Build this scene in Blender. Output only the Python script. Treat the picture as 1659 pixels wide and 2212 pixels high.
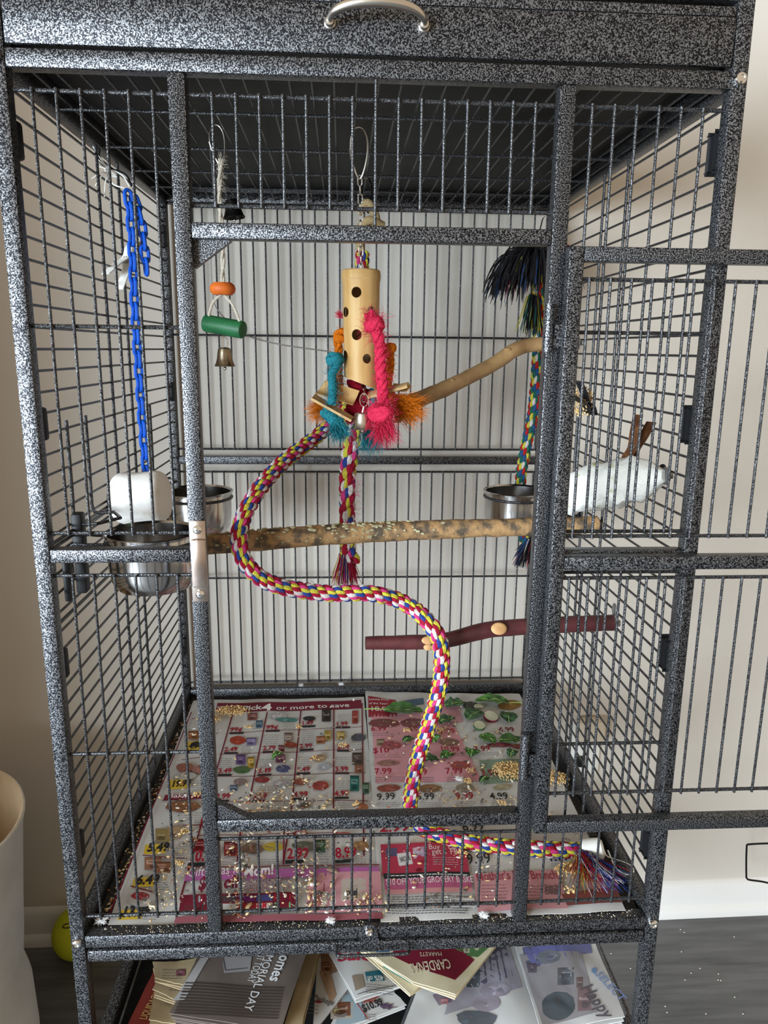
import bpy, bmesh, math, random
from mathutils import Vector, Matrix, noise
random.seed(7)
R = math.radians
scene = bpy.context.scene
COL = scene.collection
for o in list(bpy.data.objects): bpy.data.objects.remove(o)

# ------------------------------------------------------------------ camera
FPX, CAMX, CAMY, CAMZ = 1591.5, .33, -.8796, 1.4832
YAW, PITCH, ROLL = -.05837, -.21668, .01051
_cy, _sy, _cp, _sp, _cr, _sr = math.cos(YAW), math.sin(YAW), math.cos(PITCH), math.sin(PITCH), math.cos(ROLL), math.sin(ROLL)
_r0 = Vector((_cy, _sy, 0)); _h = Vector((-_sy, _cy, 0)); _ez = Vector((0, 0, 1))
FWD = _h * _cp + _ez * _sp; _u0 = _h * -_sp + _ez * _cp
RIGHT = _r0 * _cr + _u0 * _sr; UP = _r0 * -_sr + _u0 * _cr
CAM = Vector((CAMX, CAMY, CAMZ))
cd = bpy.data.cameras.new('camera'); cam = bpy.data.objects.new('camera', cd); COL.objects.link(cam)
cam.matrix_world = Matrix(((RIGHT.x, UP.x, -FWD.x, CAM.x), (RIGHT.y, UP.y, -FWD.y, CAM.y), (RIGHT.z, UP.z, -FWD.z, CAM.z), (0, 0, 0, 1)))
cd.sensor_fit = 'HORIZONTAL'; cd.sensor_width = 36; cd.lens = FPX / 1659 * 36; cd.clip_start = .02
scene.camera = cam
def ray(u, v): return FWD + RIGHT * ((u - 829.5) / FPX) - UP * ((v - 1106) / FPX)
def atY(u, v, y): d = ray(u, v); return CAM + d * ((y - CAM.y) / d.y)
def atZ(u, v, z): d = ray(u, v); return CAM + d * ((z - CAM.z) / d.z)
def atX(u, v, x): d = ray(u, v); return CAM + d * ((x - CAM.x) / d.x)

# ------------------------------------------------------------------ light
w = bpy.data.worlds.new('room_air'); scene.world = w; w.use_nodes = True
w.node_tree.nodes['Background'].inputs[0].default_value = (1.0, .82, .61, 1)
w.node_tree.nodes['Background'].inputs[1].default_value = .52
def area(name, loc, target, sx, sy, power, col):
    l = bpy.data.lights.new(name, 'AREA'); l.shape = 'RECTANGLE'; l.size = sx; l.size_y = sy; l.energy = power; l.color = col
    o = bpy.data.objects.new(name, l); COL.objects.link(o); o.location = loc
    o.rotation_euler = (Vector(target) - Vector(loc)).to_track_quat('-Z', 'Z').to_euler(); return o
# daylight: the photograph is lit from windows to the left and behind-left of the camera, both out of frame
area('window_left_offscreen', (-2.6, -1.25, 1.4), (.8, .3, .7), 1.6, 1.5, 230, (.74, .88, 1.0))
area('window_rear_offscreen', (-2.6, -3.6, 1.4), (.5, .7, .8), 2.0, 1.6, 400, (.76, .89, 1.0))
vs = scene.view_settings; vs.view_transform = 'Standard'; vs.look = 'None'; vs.gamma = 1; vs.use_curve_mapping = False; vs.exposure = .34

# ------------------------------------------------------------------ materials
MATS = {}
def mat(name, col=(.5, .5, .5), rough=.5, metal=0., var=None, vscale=60., bump=0., bscale=80., spec=.5, trans=0., attr=None, alpha=1., sub=0., detail=4., stretch=None, ramp=(.35, .65), rnd=0., aniso=0., coat=0., ior=1.45):
    m = bpy.data.materials.new(name); MATS[name] = m; m.use_nodes = True
    nt = m.node_tree; N = nt.nodes; L = nt.links; b = N['Principled BSDF']
    b.inputs['Base Color'].default_value = (*col, 1); b.inputs['Roughness'].default_value = rough; b.inputs['Metallic'].default_value = metal
    b.inputs['Specular IOR Level'].default_value = spec; b.inputs['Transmission Weight'].default_value = trans; b.inputs['Alpha'].default_value = alpha
    b.inputs['Coat Weight'].default_value = coat; b.inputs['IOR'].default_value = ior
    if sub: b.inputs['Subsurface Weight'].default_value = sub; b.inputs['Subsurface Radius'].default_value = (.01, .008, .006)
    if var or bump or rnd:
        tc = N.new('ShaderNodeTexCoord'); oi = N.new('ShaderNodeObjectInfo'); mu = N.new('ShaderNodeVectorMath'); mu.operation = 'MULTIPLY_ADD'
        L.new(oi.outputs['Random'], mu.inputs[0]); mu.inputs[1].default_value = (7, 5, 3); L.new(tc.outputs['Object'], mu.inputs[2])
        vec = mu.outputs[0]
        if stretch:
            mp = N.new('ShaderNodeMapping'); mp.inputs['Scale'].default_value = stretch; L.new(vec, mp.inputs[0]); vec = mp.outputs[0]
    colout = None
    if attr:
        a = N.new('ShaderNodeAttribute'); a.attribute_name = attr; colout = a.outputs['Color']
    if var:
        nz = N.new('ShaderNodeTexNoise'); nz.inputs['Scale'].default_value = vscale; nz.inputs['Detail'].default_value = detail; L.new(vec, nz.inputs['Vector'])
        cr = N.new('ShaderNodeValToRGB'); L.new(nz.outputs['Fac'], cr.inputs[0])
        cr.color_ramp.elements[0].position = ramp[0]; cr.color_ramp.elements[1].position = ramp[1]
        cr.color_ramp.elements[0].color = (*col, 1); cr.color_ramp.elements[-1].color = (*var, 1)
        if colout:
            mx = N.new('ShaderNodeMixRGB'); mx.blend_type = 'MULTIPLY'; mx.inputs[0].default_value = 1; L.new(colout, mx.inputs[1]); L.new(cr.outputs[0], mx.inputs[2]); colout = mx.outputs[0]
        else: colout = cr.outputs[0]
    if rnd:
        hs = N.new('ShaderNodeHueSaturation'); mr = N.new('ShaderNodeMapRange'); L.new(oi.outputs['Random'], mr.inputs[0]); mr.inputs[3].default_value = 1 - rnd; mr.inputs[4].default_value = 1 + rnd
        L.new(mr.outputs[0], hs.inputs['Value'])
        if colout: L.new(colout, hs.inputs['Color'])
        else: hs.inputs['Color'].default_value = (*col, 1)
        colout = hs.outputs[0]
    if colout: L.new(colout, b.inputs['Base Color'])
    if bump:
        n2 = N.new('ShaderNodeTexNoise'); n2.inputs['Scale'].default_value = bscale; n2.inputs['Detail'].default_value = 3; L.new(vec, n2.inputs['Vector'])
        bp = N.new('ShaderNodeBump'); bp.inputs['Strength'].default_value = bump; bp.inputs['Distance'].default_value = .002; L.new(n2.outputs['Fac'], bp.inputs['Height']); L.new(bp.outputs[0], b.inputs['Normal'])
    return m
HAM = mat('hammered_enamel', (.008, .008, .010), .36, .72, var=(.19, .19, .197), vscale=720, detail=1.2, ramp=(.47, .60), bump=.25, bscale=720, rnd=.12)
WIRE = mat('hammered_wire', (.006, .006, .007), .22, .5, var=(.075, .075, .078), vscale=700, detail=1., ramp=(.36, .62), bump=.5, bscale=500)
BLACKP = mat('black_plastic', (.008, .008, .009), .5, spec=.3)
DARKTIN = mat('dark_tray_enamel', (.007, .007, .007), .5, .0, var=(.014, .014, .013), vscale=30, spec=.2)
LATCH = mat('latch_metal', (.42, .33, .28), .24, 1., var=(.55, .46, .40), vscale=40)
DIRT = mat('tray_dirt', (.012, .010, .008), .7, var=(.10, .07, .04), vscale=160, ramp=(.55, .8), bump=.5)
STEEL = mat('polished_steel', (.62, .61, .60), .16, 1., var=(.56, .54, .52), vscale=25)
CHROME = mat('chrome', (.78, .77, .75), .12, 1.)
NICKEL = mat('brushed_nickel', (.62, .57, .50), .28, 1.)
BRASSB = mat('bell_bronze', (.34, .28, .20), .28, 1., var=(.20, .16, .11), vscale=80)
DARKBELL = mat('bell_dark', (.03, .028, .026), .3, .9)
BLUE = mat('blue_plastic', (.008, .09, .52), .32, rnd=.06)
WHITEM = mat('white_mineral', (.82, .80, .76), .85, var=(.66, .60, .52), vscale=28, ramp=(.55, .75), bump=.6, bscale=90)
WHITEP = mat('white_perch_mineral', (.66, .64, .58), .95, var=(.36, .35, .15), vscale=48, ramp=(.60, .72), bump=1., bscale=110, spec=.1)
WHITEPL = mat('white_plastic', (.80, .78, .72), .4)
BAMBOO = mat('bamboo_skin', (.46, .255, .085), .5, var=(.56, .36, .145), vscale=40, stretch=(3, 3, .25), spec=.3)
BAMBOOD = mat('bamboo_inner', (.44, .28, .13), .8, var=(.54, .36, .18), vscale=60)
BAMBOOC = mat('bamboo_cut', (.58, .39, .18), .6, var=(.44, .27, .11), vscale=90)
WOODP = mat('peeled_branch', (.25, .14, .058), .6, var=(.38, .235, .10), vscale=26, stretch=(1, 1, 1), bump=.3, bscale=60)
BARK = mat('bark_branch', (.36, .21, .09), .75, var=(.085, .062, .040), vscale=55, ramp=(.44, .62), bump=1., bscale=130, detail=8)
LICHEN = mat('lichen', (.36, .33, .19), .95, var=(.50, .46, .29), vscale=200, bump=.8)
REDBARK = mat('dark_red_bark', (.085, .020, .022), .42, var=(.05, .014, .014), vscale=40, bump=.3, bscale=120, ramp=(.4, .7))
CUTWOOD = mat('cut_wood_face', (.56, .33, .14), .7, var=(.40, .20, .08), vscale=60)
def yarn(n, c): return mat(n, c, .92, var=tuple(x * .62 for x in c), vscale=700, detail=2, bump=.9, bscale=900, spec=.15)
YEL = yarn('yarn_yellow', (.62, .55, .06)); PINK = yarn('yarn_pink', (.62, .05, .20)); CRIM = yarn('yarn_crimson', (.36, .012, .035)); BLU = yarn('yarn_blue', (.03, .06, .26)); WHI = yarn('yarn_white', (.72, .66, .62))
RED = yarn('yarn_red', (.48, .02, .02)); TEALG = yarn('yarn_green', (.02, .13, .09)); NAVY = yarn('yarn_navy', (.03, .09, .24)); BLKY = yarn('yarn_black', (.020, .018, .020))
SISP = yarn('sisal_pink', (.80, .035, .10)); SIST = yarn('sisal_teal', (.03, .27, .33)); SISO = yarn('sisal_orange', (.78, .20, .01)); SISR = yarn('sisal_dark_red', (.30, .006, .02)); SISN = yarn('sisal_natural', (.50, .36, .18)); COTTON = yarn('cotton_cord', (.72, .64, .52))
ORANGEW = mat('orange_wood', (.68, .15, .015), .55, var=(.52, .10, .01), vscale=60); GREENW = mat('green_wood', (.008, .085, .028), .5, var=(.016, .13, .042), vscale=45, stretch=(.3, 2, 2))
PAPER = mat('newsprint', (.61, .60, .58), .75, var=(.54, .53, .51), vscale=18, spec=.2)
CREAM = mat('cream_paper', (.66, .58, .40), .7, var=(.58, .49, .31), vscale=20, spec=.2)
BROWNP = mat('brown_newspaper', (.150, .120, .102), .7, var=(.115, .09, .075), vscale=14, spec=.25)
TANP = mat('tan_newspaper', (.50, .40, .25), .75, var=(.36, .27, .15), vscale=16, spec=.2)
REDP = mat('red_flyer', (.20, .022, .014), .6, var=(.15, .015, .01), vscale=20)
PRINT = mat('printed_ink', (1, 1, 1), .65, attr='Col', spec=.25)
LEAF = mat('spinach_leaf', (.025, .085, .018), .4, var=(.07, .17, .035), vscale=60, bump=.6, bscale=120, rnd=.25); LEAFD = mat('kale_leaf', (.018, .06, .02), .5, var=(.06, .13, .05), vscale=90, bump=.8, bscale=200, rnd=.25)
STEM = mat('leaf_stem', (.28, .42, .10), .5)
MILLET = mat('millet', (.60, .38, .14), .75, var=(.72, .52, .25), vscale=300, bump=.3)
SEED = mat('seed_mix', (1, 1, 1), .6, attr='Col')
CUKE = mat('pale_vegetable', (.52, .50, .36), .5, var=(.40, .40, .25), vscale=60); RADSK = mat('radish_skin', (.16, .012, .035), .45)
FLUFF = mat('down_fluff', (.86, .86, .86), .95)
WALL = mat('wall_paint', (.60, .55, .485), .85, bump=.12, bscale=220, spec=.2)
BASEB = mat('baseboard_paint', (.74, .72, .69), .5)
YELB = mat('yellow_felt', (.58, .62, .025), .9, bump=.5, bscale=300)
FABW = mat('white_canvas', (.70, .67, .62), .9, var=(.62, .59, .54), vscale=12, bump=.4, bscale=500); FABT = mat('beige_lining', (.56, .42, .27), .95, var=(.48, .34, .20), vscale=14, bump=.4, bscale=400)
PLASTIC = mat('clear_bag', (.45, .46, .50), .07, alpha=.16, spec=.8, bump=1.0, bscale=28)
BROWNH = mat('brown_horn', (.06, .022, .010), .3, var=(.16, .07, .03), vscale=60)
BEIGEPL = mat('beige_plastic', (.62, .54, .42), .5)
GREYM = mat('steel_wire', (.30, .30, .30), .3, .9)

# ------------------------------------------------------------------ mesh helpers
W = {}
class MB:
    def __init__(s): s.v = []; s.f = []; s.c = []; s.m = []
    def add(s, vs, fs, col=None, mi=0):
        b = len(s.v); s.v += [tuple(v) for v in vs]; s.f += [tuple(b + i for i in f) for f in fs]; s.c += [col] * len(fs); s.m += [mi] * len(fs); return s
    def box(s, lo, hi, bev=0., mi=0):
        lo = Vector(lo); hi = Vector(hi)
        if bev <= 0:
            vs = [(x, y, z) for x in (lo.x, hi.x) for y in (lo.y, hi.y) for z in (lo.z, hi.z)]
            return s.add(vs, [(0, 1, 3, 2), (4, 6, 7, 5), (0, 4, 5, 1), (2, 3, 7, 6), (0, 2, 6, 4), (1, 5, 7, 3)], None, mi)
        bm = bmesh.new(); bmesh.ops.create_cube(bm, size=1)
        for v in bm.verts: v.co = Vector(((lo.x if v.co.x < 0 else hi.x), (lo.y if v.co.y < 0 else hi.y), (lo.z if v.co.z < 0 else hi.z)))
        bmesh.ops.bevel(bm, geom=bm.edges[:], offset=bev, segments=2, affect='EDGES', profile=.5)
        bm.verts.index_update(); s.add([v.co.copy() for v in bm.verts], [[v.index for v in f.verts] for f in bm.faces], None, mi); bm.free(); return s
    def tube(s, pts, r, seg=8, closed=False, cap=True, col=None, mi=0, rfun=None, up=None):
        pts = [Vector(p) for p in pts]; n = len(pts); rr = r if isinstance(r, (list, tuple)) else [r] * n
        tang = []
        for i in range(n):
            a = pts[(i - 1) % n] if (closed or i) else pts[i]; b = pts[(i + 1) % n] if (closed or i < n - 1) else pts[i]
            t = b - a; tang.append(t.normalized() if t.length > 1e-9 else Vector((0, 0, 1)))
        t0 = tang[0]; a = Vector((0, 0, 1)) if abs(t0.z) < .9 else Vector((1, 0, 0)); nrm = (a - t0 * a.dot(t0)).normalized()
        vs = []; fs = []
        for i in range(n):
            t = tang[i]; nrm = (nrm - t * nrm.dot(t)); nrm = nrm.normalized() if nrm.length > 1e-6 else t.orthogonal().normalized(); bn = t.cross(nrm)
            for k in range(seg):
                an = 2 * math.pi * k / seg; q = rr[i] * (rfun(i, an) if rfun else 1); vs.append(pts[i] + (nrm * math.cos(an) + bn * math.sin(an)) * q)
        m = n if closed else n - 1
        for i in range(m):
            for k in range(seg):
                a = i * seg + k; b = i * seg + (k + 1) % seg; j = ((i + 1) % n) * seg; fs.append((a, b, j + (k + 1) % seg, j + k))
        if cap and not closed: fs.append(tuple(range(seg))[::-1]); fs.append(tuple((n - 1) * seg + k for k in range(seg)))
        return s.add(vs, fs, col, mi)
    def lathe(s, prof, seg=32, c=(0, 0, 0), mtx=None, mi=0, capa=False, capb=False):
        c = Vector(c); vs = []; fs = []; n = len(prof)
        for r, z in prof:
            for k in range(seg):
                an = 2 * math.pi * k / seg; p = Vector((r * math.cos(an), r * math.sin(an), z)); p = (mtx @ p) if mtx else p; vs.append(p + c)
        for i in range(n - 1):
            for k in range(seg): a = i * seg + k; b = i * seg + (k + 1) % seg; fs.append((a, b, b + seg, a + seg))
        if capa: fs.append(tuple(range(seg))[::-1])
        if capb: fs.append(tuple((n - 1) * seg + k for k in range(seg)))
        return s.add(vs, fs, None, mi)
    def ball(s, c, r, seg=16, rings=10, sc=(1, 1, 1), nz=0., ns=1., mtx=None, mi=0, col=None):
        c = Vector(c); vs = []; fs = []
        for i in range(rings + 1):
            ph = math.pi * i / rings
            for k in range(seg):
                an = 2 * math.pi * k / seg; d = Vector((math.sin(ph) * math.cos(an), math.sin(ph) * math.sin(an), math.cos(ph)))
                q = 1 + (nz * noise.noise(d * ns + c * 37) if nz else 0); p = Vector((d.x * sc[0], d.y * sc[1], d.z * sc[2])) * (r * q); p = mtx @ p if mtx else p; vs.append(c + p)
        for i in range(rings):
            for k in range(seg): a = i * seg + k; b = i * seg + (k + 1) % seg; fs.append((a, a + seg, b + seg, b))
        return s.add(vs, fs, col, mi)
    def prism(s, poly, d, mi=0, col=None):
        n = len(poly); d = Vector(d); a = [Vector(p) for p in poly]; vs = a + [p + d for p in a]
        fs = [tuple(range(n)), tuple(range(2 * n - 1, n - 1, -1))] + [(i, i + n, (i + 1) % n + n, (i + 1) % n) for i in range(n)]
        return s.add(vs, fs, col, mi)
    def mesh(s, name, org=(0, 0, 0), smooth=True):
        org = Vector(org); me = bpy.data.meshes.new(name); me.from_pydata([tuple(Vector(v) - org) for v in s.v], [], s.f); me.update()
        if any(c is not None for c in s.c):
            at = me.color_attributes.new('Col', 'FLOAT_COLOR', 'CORNER'); buf = []
            for f, c in zip(s.f, s.c): buf += [*(c or (1, 1, 1)), 1.] * len(f)
            at.data.foreach_set('color', buf)
        if smooth:
            me.polygons.foreach_set('use_smooth', [True] * len(me.polygons))
            try: me.set_sharp_from_angle(angle=R(38))
            except Exception: pass
        if any(s.m): me.polygons.foreach_set('material_index', s.m)
        return me
    def build(s, name, m, parent=None, smooth=True, org=None, label=None):
        o_ = W[parent] if parent else Vector(org or (0, 0, 0))
        me = s.mesh(name, o_, smooth)
        for k in (m if isinstance(m, (list, tuple)) else [m]): me.materials.append(k)
        return link(name, me, parent, o_ if not parent else None, label)
def link(name, me, parent=None, loc=None, label=None):
    o = bpy.data.objects.new(name, me); COL.objects.link(o)
    if parent: o.parent = parent; W[o] = W[parent].copy(); 
    else: o.location = loc if loc is not None else (0, 0, 0); W[o] = Vector(o.location)
    if label: o['label'] = label
    return o
def put(name, me, parent, loc, rot=None):
    o = bpy.data.objects.new(name, me); COL.objects.link(o); o.parent = parent; o.location = Vector(loc) - W[parent]; W[o] = Vector(loc)
    if rot is not None: o.rotation_euler = rot
    return o
def thing(name, label, cat, loc=(0, 0, 0), group=None):
    o = bpy.data.objects.new(name, None); o.empty_display_size = .02; COL.objects.link(o); o.location = loc; W[o] = Vector(loc)
    return tag(o, label, cat, group)
def tag(o, label, cat, group=None, kind=None):
    o['label'] = label; o['category'] = cat
    if group: o['group'] = group
    if kind: o['kind'] = kind
    return o
def struct(o): o['kind'] = 'structure'; return o
def smooth_path(pts, n):
    P = [Vector(p) for p in pts]; out = []
    if len(P) == 2: return [P[0].lerp(P[1], i / n) for i in range(n + 1)]
    E = [P[0] * 2 - P[1]] + P + [P[-1] * 2 - P[-2]]
    dense = []
    for i in range(len(P) - 1):
        a, b, c, d = E[i:i + 4]
        for k in range(24):
            t = k / 24; dense.append(.5 * ((2 * b) + (c - a) * t + (2 * a - 5 * b + 4 * c - d) * t * t + (3 * b - a - 3 * c + d) * t ** 3))
    dense.append(P[-1]); cum = [0]
    for a, b in zip(dense, dense[1:]): cum.append(cum[-1] + (b - a).length)
    j = 0
    for i in range(n + 1):
        L = cum[-1] * i / n
        while j < len(cum) - 2 and cum[j + 1] < L: j += 1
        seg = cum[j + 1] - cum[j]; out.append(dense[j].lerp(dense[j + 1], (L - cum[j]) / seg if seg > 1e-9 else 0))
    return out
def plen(p): return sum((b - a).length for a, b in zip(p, p[1:]))
def frames(P):
    n = len(P); T = [(P[min(i + 1, n - 1)] - P[max(i - 1, 0)]).normalized() for i in range(n)]
    nr = T[0].orthogonal().normalized(); out = []
    for t in T: nr = (nr - t * nr.dot(t)).normalized(); out.append((t, nr, t.cross(nr)))
    return out
def rope(parent, pts, Rr, strands, pitch, step=.0011, seg=6, bulge=.0, hand=1):
    # hawser-laid: every strand is itself laid up the other way from coloured yarns
    raw = smooth_path(pts, 60); L = plen(raw); n = max(8, int(L / step)); P = smooth_path(pts, n); F = frames(P); ns = len(strands)
    rs = Rr * math.sin(math.pi / ns) / (1 + math.sin(math.pi / ns)) * 1.12; rc = Rr - rs; om = hand * 2 * math.pi / pitch
    for k, cols in enumerate(strands):
        ny = len(cols); ry = rs * math.sin(math.pi / ny) / (1 + math.sin(math.pi / ny)) * 1.36; ro = rs - ry; yp = pitch * (ro + ry * .35) / (rc + rs)
        for j, m in enumerate(cols):
            path = []; rad = []
            for i in range(n + 1):
                d = i * L / n; an = om * d + 2 * math.pi * k / ns; t, a, b = F[i]; u = a * math.cos(an) + b * math.sin(an); w_ = t.cross(u)
                Ts = (t + w_ * (rc * om)).normalized(); bs = Ts.cross(u); bn = -hand * 2 * math.pi * d / yp + 2 * math.pi * j / ny
                path.append(P[i] + u * (rc + ro * math.cos(bn)) + bs * (ro * math.sin(bn))); rad.append(ry * (1 + bulge * noise.noise(P[i] * 60 + Vector((j * 3, k * 5, 0)))) * (1 + .08 * noise.noise(P[i] * 300)))
            MB().tube(path, rad, seg).build('yarn', m, parent)
    return P, F
def hairs(parent, name, m, n, src, rad=.00035, label=None):
    mb = MB()
    for _ in range(n):
        p, d, ln, curl = src(); q = [Vector(p)]; d = Vector(d).normalized()
        for k in range(4):
            q.append(q[-1] + d * (ln / 4)); d = (d + Vector((random.uniform(-1, 1), random.uniform(-1, 1), random.uniform(-1, 1))) * curl).normalized()
        mb.tube(q, [rad, rad, rad, rad * .8, rad * .4], 3, cap=False)
    o = mb.build(name, m, parent); o['kind'] = 'stuff'; return o
def rv(s=1.): return Vector((random.uniform(-s, s), random.uniform(-s, s), random.uniform(-s, s)))
# ------------------------------------------------------------------ room
def wall_y(x): return .776 + .0125 * x
def floor_mat():
    m = mat('grey_vinyl_floor', (.085, .085, .087), .45, var=(.165, .165, .167), vscale=9, stretch=(.55, 5, 1), detail=8, ramp=(.3, .75), bump=.12, bscale=60); return m
struct(MB().add([(-2.5, -4.5, 0), (3.5, -4.5, 0), (3.5, 1.0, 0), (-2.5, 1.0, 0), (-2.5, -4.5, -.05), (3.5, -4.5, -.05), (3.5, 1.0, -.05), (-2.5, 1.0, -.05)], [(0, 1, 2, 3), (7, 6, 5, 4), (0, 4, 5, 1), (1, 5, 6, 2), (2, 6, 7, 3), (3, 7, 4, 0)]).build('floor', floor_mat(), smooth=False))
x0, x1 = -2.5, 3.5
struct(MB().prism([(x0, wall_y(x0), 0), (x1, wall_y(x1), 0), (x1, wall_y(x1) + .1, 0), (x0, wall_y(x0) + .1, 0)], (0, 0, 2.6)).build('wall_back', WALL, smooth=False))
bb = MB()
prof = [(0, 0), (-.024, 0), (-.024, .016), (-.020, .024), (-.013, .030), (-.013, .086), (-.009, .092), (-.004, .098), (0, .100)]
for xx in (x0, x1): bb.v += [(xx, wall_y(xx) + a, b) for a, b in prof]
k = len(prof)
for i in range(k - 1): bb.f.append((i, i + 1, k + i + 1, k + i)); bb.c.append(None); bb.m.append(0)
struct(bb.build('baseboard_back', BASEB))
struct(MB().box((-.86, -.50, 0), (-.74, wall_y(-.8), 2.6)).build('added_shade_wall', WALL, smooth=False))  # unseen wall stub, added to shade the left part of the back wall

# ------------------------------------------------------------------ cage
S = .0254; PT = .019; H = PT / 2
XL, XR = -.0325, .7725; D = .7246
ZT, ZB = 1.7513, .7205
Z5, Z6, Z7, Z8, Z9, Z10 = 1.5058, 1.2616, 1.2078, .9657, 1.6387, .8348
ML, MR = .1535, .580
BX = [i * S for i in range(6)] + [(5 + 2.491 + i) * S for i in range(15)] + [(19 + 2.491 + 2.521 + i) * S for i in range(6)]
cage = thing('bird_cage', 'large black hammered metal bird cage with its front door swung open', 'bird cage', (.37, .36, 0))
def beam(name, lo, hi, parent=cage, m=HAM, bev=.0022): return MB().box(lo, hi, bev).build(name, m, parent)
# posts (legs)
for x in (XL, XR):
    beam('post', (x - H, 0, .035), (x + H, PT, 1.98)); beam('post', (x - H, D, .035), (x + H, D + PT, 1.98))
    for y in (H, D + H):
        MB().lathe([(.0, .0), (.018, .0), (.02, .004), (.02, .012), (.012, .02), (.008, .02), (.008, .045)], 20, (x, y, 0), capa=True).build('foot', BLACKP, cage)
xi0, xi1 = XL + H, XR - H
for nm, z0, z1 in (('top_rail', 1.7705, 1.7895), ('bottom_rail', .6765, .6955)):
    beam(nm, (xi0, 0, z0), (xi1, PT, z1)); beam(nm, (xi0, D, z0), (xi1, D + PT, z1 + (.012 if nm == 'bottom_rail' else 0)))
    for x in (XL, XR): beam(nm, (x - H, PT, z0), (x + H, D, z1 + (.006 if nm == 'bottom_rail' else 0)))
beam('back_crossbeam', (xi0, D, 1.2365), (xi1, D + PT, 1.2535))
beam('mullion', (ML - H, 0, .6955), (ML + H, PT, 1.7705)); beam('mullion', (MR - H, 0, .6955), (MR + H, PT, 1.7705))
beam('door_header', (ML + H, 0, 1.6025), (MR - H, PT, 1.6200)); beam('door_sill', (ML + H, 0, .8505), (MR - H, PT, .8690))
beam('front_crossbeam', (xi0, 0, 1.2260), (ML - H, PT, 1.2430)); beam('front_crossbeam', (MR + H, 0, 1.2220), (xi1, PT, 1.2390))
# wires and bars: shared meshes by length
_bars = {}
def rod(name, a, b, r=.0018, parent=cage, m=WIRE, seg=8):
    a = Vector(a); b = Vector(b); L = (b - a).length; key = (round(L, 3), r, m.name)
    if key not in _bars:
        me = MB().tube([(0, 0, L * i / 2) for i in range(3)], r, seg).mesh('rod'); me.materials.append(m); _bars[key] = me
    return put(name, _bars[key], parent, a, (b - a).to_track_quat('Z', 'Y').to_euler())
RB, RC = .0018, .0024
yb_ = H - RC - RB
def vbars(xs, z0, z1, y, ext=None, parent=cage):
    for i, x in enumerate(xs):
        a, b = z0 - .002, z1 + .002
        if ext and i in ext: a, b = ext[i]
        rod('bar', (x, y, a), (x, y, b), RB, parent)
def cross(xa, xb, z, y=H, parent=cage): rod('cross_wire', (xa, y, z), (xb, y, z), RC, parent)
L6, M15, R6 = BX[:6], BX[6:21], BX[21:]
for xs, xa, xb in ((L6, xi0, ML - H), (R6, MR + H, xi1)):
    vbars(xs, Z6, ZT, yb_); vbars(xs, ZB, Z7, yb_)
    for z in (ZT, Z5, Z6, Z7, Z8, ZB): cross(xa, xb, z)
vbars(M15, Z9, ZT, yb_, {7: (1.618, 1.772)}); vbars(M15, ZB, Z10, yb_, {7: (.694, .852)})
for z in (ZT, Z9, Z10, ZB): cross(ML + H, MR - H, z)
# back panel
BB = [(1.85 + i) * S for i in range(-2, 29)]; BB = [x for x in BB if xi0 + .004 < x < xi1 - .004]
i7 = min(range(len(BB)), key=lambda i: abs(BB[i] - (1.85 + 7) * S)); i18 = i7 + 11
zbt, zbm, zbb = 1.7685, 1.510, 1.2690
yk = D + H - RC - RB
vbars(BB, zbb, zbt, yk, {i7: (1.25, 1.772), i18: (1.25, 1.772)}); vbars(BB, .7219, 1.2188, yk, {i7: (.70, 1.238), i18: (.70, 1.238)})
for z in (zbt, zbm, zbb, 1.2188, .975, .7219): cross(xi0, xi1, z, D + H)
# side panels: level rods, two upright stiffeners each
zs = [1.7083 - k * S for k in range(-2, 40)]
for x in (XL, XR):
    for z in zs:
        if z < .71: continue
        rod('bar', (x, PT, z), (x, D, z), RB)
    sx = 1 if x == XL else -1
    for y in (.30, .405):
        rod('cross_wire', (x + sx * .0042, y + .01, .694), (x + sx * .0042, y + .01, 1.772), RC)
for z in (1.238, 1.244, 1.140): rod('feeder_door_rod', (XL + .004, PT, z), (XL + .004, .31, z), RC)
# ceiling grate
zc = 1.777
for i in range(31):
    x = -.008 + i * S
    if x < xi1 - .004: rod('grate_bar', (x, PT, zc), (x, D, zc), .0016)
for y in (.15, .325, .475, .60): rod('cross_wire', (xi0, y, zc - .004), (xi1, y, zc - .004), .0022)
# drawer above the grate
dr = beam('drawer', (xi0 + .0015, -.0015, 1.7925), (xi1 - .0015, .005, 1.8420))
MB().box((xi0 + .006, .005, 1.796), (xi1 - .006, D - .004, 1.836)).build('tray_pan', DARKTIN, dr, smooth=False)
beam('drawer_lip', (xi0 + .0015, .000, 1.8425), (xi1 - .0015, .016, 1.8530), dr)
hl, hr = atY(712, 42, -.012), atY(918, 44, -.012); zc2 = (hl.z + hr.z) / 2 - .001; cx = (hl.x + hr.x) / 2; hw = (hr.x - hl.x) / 2
MB().tube([(cx + hw * math.sin(a), -.006 - .026 * math.cos(a) ** .7, zc2 + .010 * math.cos(a)) for a in [R(-88 + 176 * i / 24) for i in range(25)]], [.0032 + .0022 * math.cos(R(-88 + 176 * i / 24)) for i in range(25)], 10).build('handle', NICKEL, dr, label='satin nickel bow handle')
for sx in (-1, 1): MB().lathe([(.0062, 0), (.0062, .003), (.0048, .004), (.0056, .006), (.0044, .009), (0, .0095)], 14, (cx + sx * hw, -.0012, zc2), Matrix.Rotation(R(90), 3, 'X')).build('handle_foot', NICKEL, dr)
beam('upper_rail', (xi0, 0, 1.858), (xi1, PT, 1.90)); 
for x in (XL, XR): beam('upper_rail', (x - H, PT, 1.858), (x + H, D, 1.877))
beam('upper_rail', (xi0, D, 1.858), (xi1, D + PT, 1.877))
for x in (XL, XR): beam('drawer_runner', (x - H + .002, PT, 1.7895), (x + H - .002, D, 1.858))
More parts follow.
